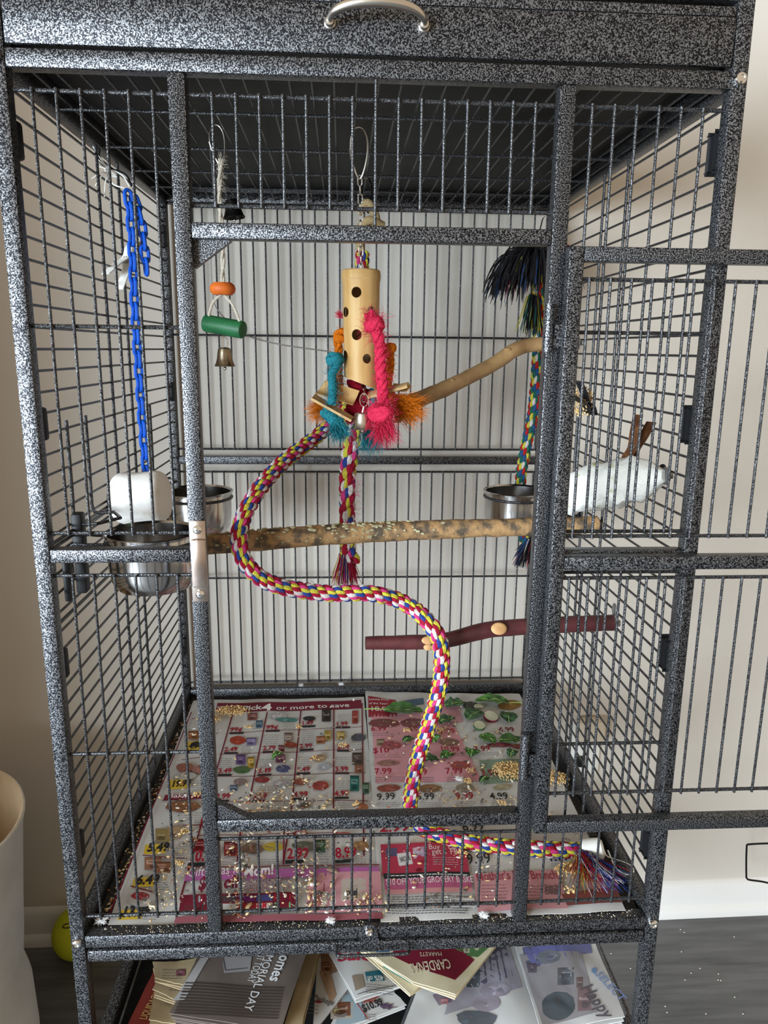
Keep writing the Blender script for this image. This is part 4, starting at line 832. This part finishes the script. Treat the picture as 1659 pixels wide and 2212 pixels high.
B_.quad([(829, 1900), (1016, 1897), (1020, 1920), (831, 1924)], (.44, .10, .20)); B_.text('$10 OFF YOUR GROCERY BASKET', 834, 1914, .014, (.84, .76, .78), wid=.138, bold=.0)
B_.quad([(831, 1924), (1020, 1920), (1022, 1930), (832, 1934)], (.56, .26, .26)); B_.small(834, 1940, 8, 180, 5.2, (.10, .09, .09), .0016)
B_.quad([(972, 1946), (1024, 1943), (1026, 1962), (973, 1965)], (.62, .60, .58))
u = 975
while u < 1024: wv = random.uniform(.8, 2.2); B_.quad([(u, 1948), (u + wv, 1948), (u + wv, 1960), (u, 1960)], BLK, 1); u += wv + random.uniform(1, 2.2)
B_.quad([(1022, 1892), (1205, 1880), (1228, 1966), (1032, 1972)], (.50, .24, .25)); B_.text("Mother's Day Brunch", 1030, 1906, .019, (.30, .04, .06), wid=.125, bold=.01); B_.small(1040, 1916, 7, 56, 7, (.24, .10, .10)); B_.small(1110, 1918, 6, 60, 7, (.24, .10, .10))
for k, st in enumerate(('Scan for', 'Recipe', 'Details')): B_.text(st, 1178, 1922 + k * 7, .008, (.10, .08, .08), wid=.024)
B_.quad([(1212, 1935), (1330, 1920), (1345, 1955), (1225, 1960)], (.18, .05, .04))
B_.done(rb)

# ------------------------------------------------------------------ spilled food
ZF = ZP + .0045
def leaf(name, label, u, v, L, wd, ang, m, cat='leaf', group=None, stem=0., curl=.35, seed=0):
    c = atZ(u, v, ZF); rnd = random.Random(seed); t = thing(name, label, cat, c, group); n, k = 14, 8; vs = []; ca, sa = math.cos(ang), math.sin(ang); lift = rnd.uniform(.002, .006)
    for i in range(n + 1):
        f = i / n; hw = wd / 2 * math.sin(math.pi * min(1, f * .93 + .07)) ** .75
        for j in range(k + 1):
            g = j / k * 2 - 1; x = (f - .5) * L; y = g * hw * (1 + .18 * noise.noise(Vector((f * 5, g * 2, seed)))); z = .003 + lift * (math.sin(f * 3.1)) + curl * hw * (abs(g) ** 1.5) * .55 + .0055 * noise.noise(Vector((f * 6, g * 3, seed * 3.3))) + .0015 * noise.noise(Vector((f * 16, g * 7, seed))) + .0008
            vs.append(c + Vector((x * ca - y * sa, x * sa + y * ca, max(z, .0008))))
    fs = [(i * (k + 1) + j, i * (k + 1) + j + 1, (i + 1) * (k + 1) + j + 1, (i + 1) * (k + 1) + j) for i in range(n) for j in range(k)]
    MB().add(vs, fs).build('leaf_blade', m, t)
    mid = [vs[i * (k + 1) + k // 2] + Vector((0, 0, .0006)) for i in range(n + 1)]
    if stem: mid = [mid[0] - Vector((ca, sa, 0)) * stem + Vector((0, 0, -.001)), mid[0] - Vector((ca, sa, 0)) * stem * .5 + Vector((0, 0, .001))] + mid
    MB().tube(mid, [.0014 if i < (2 if stem else 0) else .0008 for i in range(len(mid) - 3)] + [.0006, .0005, .0003], 6).build('leaf_stem', STEM, t)
leaf('spinach_leaf', 'large spinach leaf with long pale stem near the maroon price box', 872, 1538, .085, .055, -.12, LEAF, stem=.045, seed=1)
leaf('spinach_leaf', 'long spinach leaf with thin stem pointing to the right side rail', 1062, 1519, .075, .045, math.pi - .12, LEAF, stem=.065, seed=2)
leaf('kale_leaf', 'dark ruffled kale leaf behind the rope near the back rail', 983, 1524, .05, .040, .25, LEAFD, seed=3)
G = 'torn salad leaves scattered on the flyer'; LL = ['ruffled dark leaf between the kale leaf and the radish slice', 'crumpled dark leaf between the radish slice and the door hinge post', 'narrow dark leaf scrap beside the rope below the kale leaf', 'pale veined spinach leaf above the largest millet cluster', 'wide green spinach leaf ending behind the hinge post', 'short green leaf scrap touching the rope', 'small dark leaf scrap left of the rope among seeds', 'small green leaf just above a red tomato crumb on the flyer', 'curled green leaf scrap beside the sausage picture', 'dark shredded leaf scrap right beside the rope with husks', 'small dark leaf behind the hinge post above the millet', 'tiny dark leaf scrap left of the largest millet cluster', 'small torn green leaf on the left flyer among the seeds', 'dark leaf scrap behind the right mullion near the side rail']
for k, (u, v, L, wd, a, m) in enumerate(((1025, 1548, .050, .045, .8, LEAFD), (1098, 1553, .045, .040, 1.4, LEAFD), (965, 1560, .042, .030, .4, LEAFD), (1052, 1600, .040, .034, 2.4, LEAF), (1103, 1602, .050, .036, .1, LEAF), (937, 1600, .026, .030, 1.5, LEAF), (882, 1602, .025, .022, .4, LEAFD), (1020, 1630, .026, .030, 1.2, LEAF), (967, 1636, .032, .026, .5, LEAF), (930, 1646, .034, .028, 0, LEAFD), (1107, 1632, .028, .024, 1., LEAFD), (1046, 1688, .022, .018, .6, LEAFD), (600, 1638, .026, .020, .5, LEAF), (1180, 1560, .03, .022, .2, LEAFD))):
    leaf('salad_leaf', LL[k], u, v, L, wd, a, m, 'leaf', G if u > 700 else None, seed=10 + k)
def slice_(name, label, u, v, r, ring, ang, cat):
    c = atZ(u, v, ZF); t = thing(name, label, cat, c); M = Matrix.Rotation(ang, 3, 'Z') @ Matrix.Rotation(R(16), 3, 'X'); c = c + Vector((0, 0, .0045))
    MB().lathe([(0, .003), (r * .94, .003), (r * .96, 0), (r * .9, -.002), (0, -.002)], 26, c, M).build('flesh', CUKE, t); MB().lathe([(r * .95, .0032), (r, .003), (r, -.002), (r * .9, -.0022)], 26, c, M).build('skin', ring, t)
slice_('radish_slice', 'pale radish slice with dark red skin beside the ruffled leaf', 1060, 1552, .017, RADSK, .5, 'vegetable')
slice_('cucumber_slice', 'pale round vegetable slice with green rim on the pink flyer', 1035, 1572, .013, LEAFD, .2, 'vegetable')
o = MB().ball(atZ(1034, 1528, ZF) + Vector((0, 0, .003)), .009, 14, 8, (1.3, 1, .35), .2, 2).build('vegetable_chip', CUKE, org=atZ(1034, 1528, ZF)); tag(o, 'small white vegetable chip against the long spinach leaf', 'vegetable')
for u, v, n, sx, sy, sz, lb in ((500, 1543, 330, .040, .022, .014, 'golden millet cluster on the flyer banner beside the left mullion'), (450, 1560, 190, .028, .020, .012, 'golden millet cluster behind the left mullion near the back corner'), (1098, 1672, 520, .036, .030, .016, 'large golden millet cluster left of the door hinge'), (1190, 1690, 420, .036, .024, .015, 'large golden millet cluster right of the door hinge'), (1225, 1885, 160, .020, .016, .010, 'golden millet cluster beside the rope tassel')):
    millet('millet_cluster', lb, atZ(u, v, ZF) + Vector((0, 0, .004)), n, sx, sy, sz, None, True)
for u, v in ((536, 1573), (600, 1630), (680, 1640), (1016, 1668), (1010, 1690), (1085, 1738), (645, 1572), (740, 1612), (880, 1580), (950, 1580), (400, 1800), (385, 1870), (425, 1720), (455, 1850), (1190, 1770), (1232, 1925), (925, 1790), (1000, 1845)):
    millet('millet_cluster', 'small golden millet crumb on the maroon bannered flyer' if u < 800 else 'small golden millet crumb on the pinkish flyer', atZ(u, v, ZF) + Vector((0, 0, .002)), 26, .010, .009, .005, 'small millet crumbs on the flyers', True)
mb = MB()
SC = [(.72, .64, .48), (.80, .76, .68), (.55, .36, .16), (.62, .46, .24), (.09, .075, .065), (.34, .24, .15), (.76, .58, .30), (.30, .10, .05), (.20, .18, .16)]
def scatter(u, v, su, sv, n, big=1.):
    for _ in range(int(n * .62)):
        p = atZ(random.gauss(u, su), random.gauss(v, sv), ZF)
        if not (.0 < p.x < .738 and .022 < p.y < .70): continue
        L = random.choice((.0014, .0020, .0028, .0042)) * big; M = Matrix.Rotation(random.uniform(0, 6.3), 3, 'Z') @ Matrix.Rotation(random.uniform(-.5, .5), 3, 'Y')
        mb.ball(p + Vector((0, 0, random.random() ** 3 * .006)), 1, 6, 4, (L, L * random.uniform(.4, .6), L * random.uniform(.22, .4)), mtx=M, col=random.choice(SC))
for a in ((575, 1730, 38, 16, 260), (640, 1745, 40, 10, 110), (660, 1690, 20, 12, 50), (688, 1738, 22, 14, 70), (610, 1655, 25, 14, 40), (745, 1600, 20, 20, 22), (540, 1780, 40, 10, 70), (585, 1800, 70, 8, 110), (510, 1860, 16, 34, 150), (515, 1930, 12, 30, 90), (600, 1910, 45, 20, 150), (665, 1895, 20, 26, 120), (690, 1945, 16, 18, 60), (745, 1830, 40, 20, 60), (785, 1945, 26, 12, 110), (400, 1800, 14, 45, 120), (372, 1890, 16, 40, 130), (350, 1950, 22, 18, 60), (395, 1710, 30, 30, 60), (430, 1580, 20, 14, 40), (905, 1600, 30, 26, 110), (960, 1575, 40, 22, 90), (1010, 1600, 60, 30, 90), (1090, 1650, 50, 30, 90), (985, 1720, 34, 12, 110), (1060, 1740, 40, 10, 60), (890, 1560, 40, 20, 50), (700, 1640, 130, 70, 110), (900, 1700, 80, 40, 50), (960, 1860, 60, 40, 80), (1090, 1880, 70, 40, 60), (1200, 1800, 50, 40, 60), (800, 1960, 250, 12, 60), (600, 1960, 120, 20, 60), (980, 1905, 60, 26, 40)): scatter(*a)
for a in ((520, 1760, 30, 8, 26, 1.7), (715, 1900, 10, 20, 10, 1.8), (680, 1925, 8, 14, 10, 2.0), (790, 1948, 20, 8, 30, 1.5), (640, 1742, 50, 8, 22, 1.8), (400, 1810, 20, 30, 12, 1.7), (520, 1900, 10, 50, 16, 1.9), (770, 1745, 20, 6, 5, 2.0), (830, 1690, 10, 6, 3, 2)): scatter(*a)
o = mb.build('seed_husks', SEED); tag(o, 'scattered seeds and seed husks covering the flyers on the cage floor', 'seeds', kind='stuff')
def fluff(u, v, y, z=None, lb='', n=90, r=.008):
    c = atY(u, v, y) if z is None else atZ(u, v, z); m_ = MB()
    for _ in range(n * 3): d = rv().normalized() * random.uniform(.5, 1); d.z = abs(d.z) * .7 - .15; m_.tube([c, c + d * r * .5, c + d * r * random.uniform(.7, 1.1) + rv(.002)], [.00018, .00016, .0001], 3, cap=False)
    m_.ball(c, r * .45, 8, 5, (1, 1, .5), .3, 2); o = m_.build('down_feather', FLUFF, org=c); tag(o, lb, 'feather', 'white down feathers')
fluff(650, 1480, .735, None, 'white down feather on the back rail behind the rope'); fluff(737, 1478, .735, None, 'white down feather on the back rail behind the rope'); fluff(220, 1987, 0, .700, 'white down fluff caught on the front rail by the left post', 120, .012); fluff(713, 1989, 0, .6995, 'white down fluff on the front rail left of the lock tab'); fluff(1045, 1978, 0, .6995, 'white down fluff on the front rail right of the lock tab'); fluff(992, 1683, 0, ZF + .003, 'wispy white down feather on the pink flyer', 60, .012)
mb = MB()
for _ in range(420):
    x = random.uniform(xi0 + .004, xi0 + .034); y = random.uniform(.03, .68); L = random.uniform(.0012, .0035); mb.ball((x, y, .6915), 1, 5, 3, (L, L * .6, L * .5), mtx=Matrix.Rotation(random.uniform(0, 6.3), 3, 'Z'), col=random.choice(SC))
for _ in range(420): mb.ball((random.uniform(0, .75), random.uniform(.003, .018), .6957), 1, 4, 3, tuple(random.uniform(.0003, .0009) for _ in range(3)), col=random.choice(SC[:4]))
o = mb.build('rail_crumbs', SEED); tag(o, 'fine seed dust and crumbs along the tray edge and front rail', 'seeds', kind='stuff')
mb = MB()
for u, v in ((1470, 2008), (1478, 2014), (1586, 2024), (1472, 2056), (1493, 2102), (1480, 2117), (1552, 2104), (1551, 2117), (1557, 2118), (1587, 2154), (1437, 2174), (1441, 2187), (1525, 2190), (1320, 2060), (1362, 2092), (1605, 2190), (1512, 2092)):
    mb.ball(atZ(u, v, .0015), 1, 6, 4, (.0018, .0014, .0012), col=(.72, .66, .56))
o = mb.build('floor_crumbs', SEED); tag(o, 'tiny pale seed crumbs scattered on the grey vinyl floor', 'seeds', kind='stuff')
# ------------------------------------------------------------------ newspapers on the shelf below
def bundle(name, label, px, z, th, m, cat='newspaper', pages=3, amp=.0015, nx=22, ny=22):
    s = Sheet(z, amp, 14.); r = s.paper(px, name, label, m, min(th, .0012), cat, None, nx, ny); q = [atZ(u, v, z) for u, v in px]; c = sum(q, Vector()) / 4
    for k in range(1, pages):
        e = -th * k / (pages - 1); g = 1 - .012 * k + .01 * random.uniform(-1, 1); vs = [c + (p - c) * g + Vector((random.uniform(-.002, .002), random.uniform(-.002, .002), e - amp * 1.2)) for p in q]
        MB().prism(vs, (0, 0, -min(.0015, th / pages * .8))).build('page', m, r, smooth=False)
    return s, r
s, r = bundle('red_flyer', 'red printed flyer lying under the tan newspapers on the shelf', [(338, 2085), (420, 2085), (400, 2212), (272, 2222)], .456, .010, REDP)
s.text('LIQUIDACION', 316, 2205, .012, (.5, .32, .12), rot=R(78), wid=.06); s.done(r)
for k, px in enumerate(([(330, 2078), (425, 2070), (400, 2125), (335, 2110)], [(345, 2105), (430, 2100), (405, 2165), (330, 2140)], [(336, 2135), (420, 2130), (395, 2212), (322, 2205)])):
    s, r = bundle('tan_newspaper', ('crumpled yellowed newspaper wedged under the cage tray', 'creased yellowed newspaper fold beside the brown newspaper', 'loose yellowed newspaper sheets over the red flyer')[k], px, .520 - k * .018, .006, TANP, amp=.004)
    s.small(px[0][0] + 20, px[0][1] + 16, 4, 44, 6, (.16, .13, .10)); s.blob(px[0][0] + 60, px[0][1] + 22, 12, 7, (.30, .10, .12)); s.done(r)
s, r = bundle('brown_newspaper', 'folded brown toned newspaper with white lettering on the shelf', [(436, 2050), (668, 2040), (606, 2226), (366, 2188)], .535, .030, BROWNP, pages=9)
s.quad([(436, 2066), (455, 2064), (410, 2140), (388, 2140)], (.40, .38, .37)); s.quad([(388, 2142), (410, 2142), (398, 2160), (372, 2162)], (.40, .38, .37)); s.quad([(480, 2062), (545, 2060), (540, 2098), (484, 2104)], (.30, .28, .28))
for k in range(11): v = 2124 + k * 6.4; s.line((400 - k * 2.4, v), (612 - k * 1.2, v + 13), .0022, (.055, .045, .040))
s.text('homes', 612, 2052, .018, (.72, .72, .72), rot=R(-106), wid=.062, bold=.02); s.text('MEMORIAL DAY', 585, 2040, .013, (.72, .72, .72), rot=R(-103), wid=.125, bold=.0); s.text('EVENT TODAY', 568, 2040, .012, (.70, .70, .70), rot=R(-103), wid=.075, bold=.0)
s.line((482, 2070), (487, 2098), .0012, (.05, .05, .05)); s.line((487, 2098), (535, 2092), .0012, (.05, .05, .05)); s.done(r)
s, r = bundle('tan_newspaper', 'narrow yellowed newspaper edge between the brown newspaper and the white flyers', [(664, 2050), (690, 2048), (650, 2222), (612, 2222)], .520, .012, TANP); s.done(r)
s, r = bundle('food_flyer', 'white and brown food flyer with sandwich picture on the shelf', [(688, 2046), (728, 2046), (758, 2128), (676, 2228)], .500, .004, PAPER)
s.quad([(690, 2050), (726, 2048), (740, 2095), (700, 2110)], (.30, .17, .10)); s.quad([(690, 2100), (712, 2090), (726, 2150), (714, 2168)], (.42, .26, .16)); s.blob(705, 2088, 14, 10, (.34, .14, .06)); s.text('the Package', 655, 2152, .009, (.15, .13, .13), rot=R(-22), wid=.05); s.small(660, 2165, 4, 30, 8); s.blob(688, 2164, 9, 3, (.30, .02, .03), jag=.05); s.done(r)
s, r = bundle('coupon_newspaper', 'torn coupon newspaper with blue percent off box on the shelf', [(704, 2046), (806, 2046), (872, 2126), (768, 2160)], .508, .003, PAPER, amp=.003)
s.text('Sale', 728, 2078, .020, (.42, .03, .06), wid=.055); s.quad([(788, 2102), (822, 2094), (832, 2118), (794, 2124)], (.02, .14, .20)); s.text('40% off', 826, 2106, .011, (.7, .75, .78), rot=R(190), wid=.026); s.quad([(760, 2110), (782, 2108), (788, 2136), (768, 2144)], (.28, .22, .16)); s.small(790, 2130, 4, 60, 6); s.line((772, 2152), (858, 2126), .001, BLK); s.done(r)
s, r = bundle('menu_flyer', 'white flyer with meal pictures and a small price on the shelf', [(752, 2140), (846, 2136), (878, 2170), (700, 2240)], .494, .003, PAPER)
s.quad([(740, 2150), (775, 2142), (790, 2205), (722, 2222)], (.30, .38, .42)); s.blob(738, 2182, 30, 20, (.55, .48, .42)); s.blob(738, 2180, 24, 15, (.22, .09, .05)); s.blob(728, 2184, 9, 6, (.38, .30, .12)); s.line((758, 2150), (796, 2204), .0014, (.4, .04, .05)); s.text('$10.99', 786, 2188, .013, BLK, rot=R(22), wid=.034, bold=.03); s.small(790, 2194, 3, 26, 5); s.blob(796, 2160, 16, 8, (.40, .12, .10), jag=.5); s.blob(834, 2176, 20, 6, (.14, .08, .14), jag=.6); s.text('Assorted', 824, 2152, .007, GRY, rot=R(15), wid=.022); s.done(r)
s, r = bundle('market_flyer', 'cream market flyer with maroon panel and upside-down lettering on the shelf', [(770, 2040), (1078, 2034), (984, 2150), (892, 2120)], .530, .006, CREAM, amp=.0022, pages=4)
s.quad([(843, 2062), (864, 2040), (985, 2038), (1024, 2074)], (.15, .010, .022), 12); s.quad([(843, 2062), (1024, 2074), (983, 2119), (905, 2093)], (.15, .010, .022), 12); s.quad([(818, 2049), (850, 2047), (840, 2057), (812, 2058)], (.05, .16, .30))
s.quad([(960, 2036), (1072, 2034), (1032, 2068), (1010, 2064)], (.07, .15, .05)); s.blob(1008, 2046, 8, 12, (.5, .5, .34)); s.blob(1030, 2044, 6, 10, (.5, .5, .34))
s.text('CARDENAS', 970, 2072, .020, (.66, .54, .38), rot=R(186), wid=.066, bold=.01); s.text('MARKETS', 954, 2057, .008, (.62, .50, .36), rot=R(180), wid=.036, bold=.0)
s.done(r)
s, r = bundle('yellow_wave_flyer', 'yellow edged flyer with teal stripe sticking out under the market flyer', [(788, 2056), (846, 2052), (912, 2125), (886, 2146)], .522, .004, CREAM, amp=.003)
s.quad([(826, 2086), (838, 2082), (898, 2116), (888, 2124)], (.04, .30, .32)); s.done(r)
for nm, lb, px, z in (('bagged_newspaper', 'newspaper in a clear plastic bag with white and purple print, nearer the market flyer', [(905, 2125), (1112, 2034), (1168, 2228), (866, 2228)], .505), ('bagged_newspaper', 'newspaper in a clear plastic bag with blue logo lettering by the right leg', [(1112, 2040), (1284, 2030), (1350, 2196), (1170, 2232)], .512)):
    s, r = bundle(nm, lb, px, z, .026, PAPER, pages=6, amp=.003)
    if z < .51:
        s.quad([(985, 2098), (1100, 2046), (1128, 2135), (960, 2195)], (.30, .28, .34), 14)
        s.quad([(1030, 2066), (1092, 2042), (1108, 2110), (1040, 2140)], (.045, .045, .10)); s.blob(1022, 2110, 18, 22, (.02, .05, .07)); s.blob(1070, 2140, 34, 16, (.30, .26, .32)); s.quad([(934, 2150), (970, 2136), (976, 2166), (948, 2174)], (.14, .08, .12)); s.blob(960, 2164, 10, 7, (.5, .12, .14)); s.blob(1030, 2200, 44, 18, (.05, .06, .08)); s.blob(1050, 2168, 30, 16, (.36, .30, .36));
    else:
        s.quad([(1122, 2062), (1255, 2056), (1290, 2190), (1172, 2215)], (.26, .235, .24), 14)
        s.quad([(1128, 2046), (1276, 2036), (1280, 2056), (1150, 2086)], (.10, .10, .32)); s.quad([(1128, 2046), (1160, 2042), (1168, 2084), (1140, 2094)], (.05, .05, .10)); s.blob(1185, 2068, 26, 14, (.16, .17, .20)); s.blob(1222, 2110, 22, 18, (.10, .10, .11)); s.blob(1222, 2116, 12, 12, (.025, .03, .04)); s.blob(1252, 2124, 9, 11, (.16, .08, .07)); s.blob(1150, 2090, 12, 10, (.10, .05, .08)); s.blob(1206, 2172, 36, 30, (.012, .03, .035), 24, .05); s.blob(1198, 2174, 17, 17, (.20, .10, .09)); s.line((1196, 2150), (1212, 2178), .003, BLK); s.blob(1262, 2160, 18, 26, (.24, .12, .12))
        s.text('Happy', 1252, 2136, .022, (.05, .03, .04), rot=R(-72), wid=.060, bold=.02); s.text('SELECT', 1284, 2106, .015, (.16, .24, .44), rot=R(-66), wid=.056, bold=.02); s.blob(1284, 2098, 6, 7, (.10, .22, .46), 16, .1)
    s.done(r)
    q = [atZ(u, v, z) for u, v in px]; c = sum(q, Vector()) / 4; n = 40; vs = []
    for j in range(n + 1):
        for i in range(n + 1):
            p = q[0].lerp(q[1], i / n).lerp(q[3].lerp(q[2], i / n), j / n); p = c + (p - c) * 1.03; d = abs(noise.noise(Vector((p.x * 34, p.y * 18, z * 20)))); vs.append(Vector((p.x, p.y, z + .0065 + .010 * d * math.sin(math.pi * i / n) * math.sin(math.pi * j / n))))
    MB().add(vs, [(j * (n + 1) + i, j * (n + 1) + i + 1, (j + 1) * (n + 1) + i + 1, (j + 1) * (n + 1) + i) for j in range(n) for i in range(n)]).build('plastic_bag', PLASTIC, r, label='crinkled clear plastic bag')

# ------------------------------------------------------------------ floor things and wall outlet
c = atZ(170, 2014, .0625); t = thing('play_ball', 'yellow felt ball on the floor against the baseboard', 'ball', (c.x, c.y, 0))
MB().ball(c, .0625, 32, 20).build('ball_cover', YELB, t); q = [c + (Vector((math.cos(a) * .22 - .16, -.55 + .02 * math.sin(a), .80 + .10 * math.sin(a)))).normalized() * .0632 for a in [i * .35 for i in range(18)]]
MB().tube(q, .0011, 5).build('logo_mark', BLACKP, t, label='small black oval mark')
bc = Vector((-.474, .33, 0)); t = thing('fabric_bin', 'white canvas bin with beige lining on the floor beside the cage', 'basket', bc)
def binp(r, z): return (r, z)
mb = MB(); seg = 48; vs = []; prof = [(.188, 0), (.200, .02), (.200, .12), (.195, .24), (.181, .30), (.187, .36), (.198, .48), (.208, .60), (.215, .635), (.212, .638)]
def wob(an, z): return 1 + .03 * noise.noise(Vector((math.cos(an) * 1.5, math.sin(an) * 1.5, z * 6)))
for r_, z_ in prof:
    for k in range(seg): an = 2 * math.pi * k / seg; vs.append(bc + Vector((r_ * wob(an, z_) * math.cos(an), r_ * wob(an, z_) * math.sin(an), z_)))
mb.add(vs, [(i * seg + k, i * seg + (k + 1) % seg, (i + 1) * seg + (k + 1) % seg, (i + 1) * seg + k) for i in range(len(prof) - 1) for k in range(seg)] + [tuple(range(seg))[::-1]]); mb.build('canvas_side', FABW, t)
mb = MB(); vs = []; prof = [(.212, .638), (.207, .633), (.180, .45), (.165, .25), (.16, .02), (.0, .02)]
for r_, z_ in prof:
    for k in range(seg): an = 2 * math.pi * k / seg; vs.append(bc + Vector((r_ * wob(an, z_) * math.cos(an), r_ * wob(an, z_) * math.sin(an), z_)))
mb.add(vs, [(i * seg + k, (i + 1) * seg + k, (i + 1) * seg + (k + 1) % seg, i * seg + (k + 1) % seg) for i in range(len(prof) - 1) for k in range(seg)]); mb.build('lining', FABT, t)
a, b = atY(1613, 1824, .68), atY(1611, 1900, .68)
o = MB().tube(smooth_path([a + Vector((.32, 0, 0)), a + Vector((.10, 0, .001)), a + Vector((.008, 0, 0)), a + Vector((.001, 0, -.008)), b + Vector((0, 0, .012)), b + Vector((.006, 0, 0)), b + Vector((.06, 0, -.012)), b + Vector((.16, 0, -.05)), Vector((b.x + .30, .68, .003)), Vector((b.x + .34, .66, .003))], 90), .0024, 8).build('wire_stand', BLACKP, org=(b.x + .3, .68, 0)); tag(o, 'black bent wire stand in front of the white baseboard', 'stand')
q0, q1 = atY(1236, 1548, .78), atY(1298, 1668, .78); yw = wall_y(q0.x)
t = thing('wall_outlet', 'white wall outlet with beige plug-in box low on the back wall', 'outlet', ((q0.x + q1.x) / 2, yw, q1.z))
cx_ = (q0.x + q1.x) / 2
MB().box((cx_ - .036, yw - .007, q1.z - .005), (cx_ + .036, yw + .004, q0.z - .02), .003).build('outlet_plate', WHITEPL, t); MB().box((cx_ - .034, yw - .040, q0.z - .062), (cx_ + .034, yw - .006, q0.z), .006).build('plug_box', BEIGEPL, t); MB().box((cx_ - .030, yw - .020, q1.z + .022), (cx_ - .008, yw - .006, q1.z + .048), .002).build('plug', BLACKP, t)
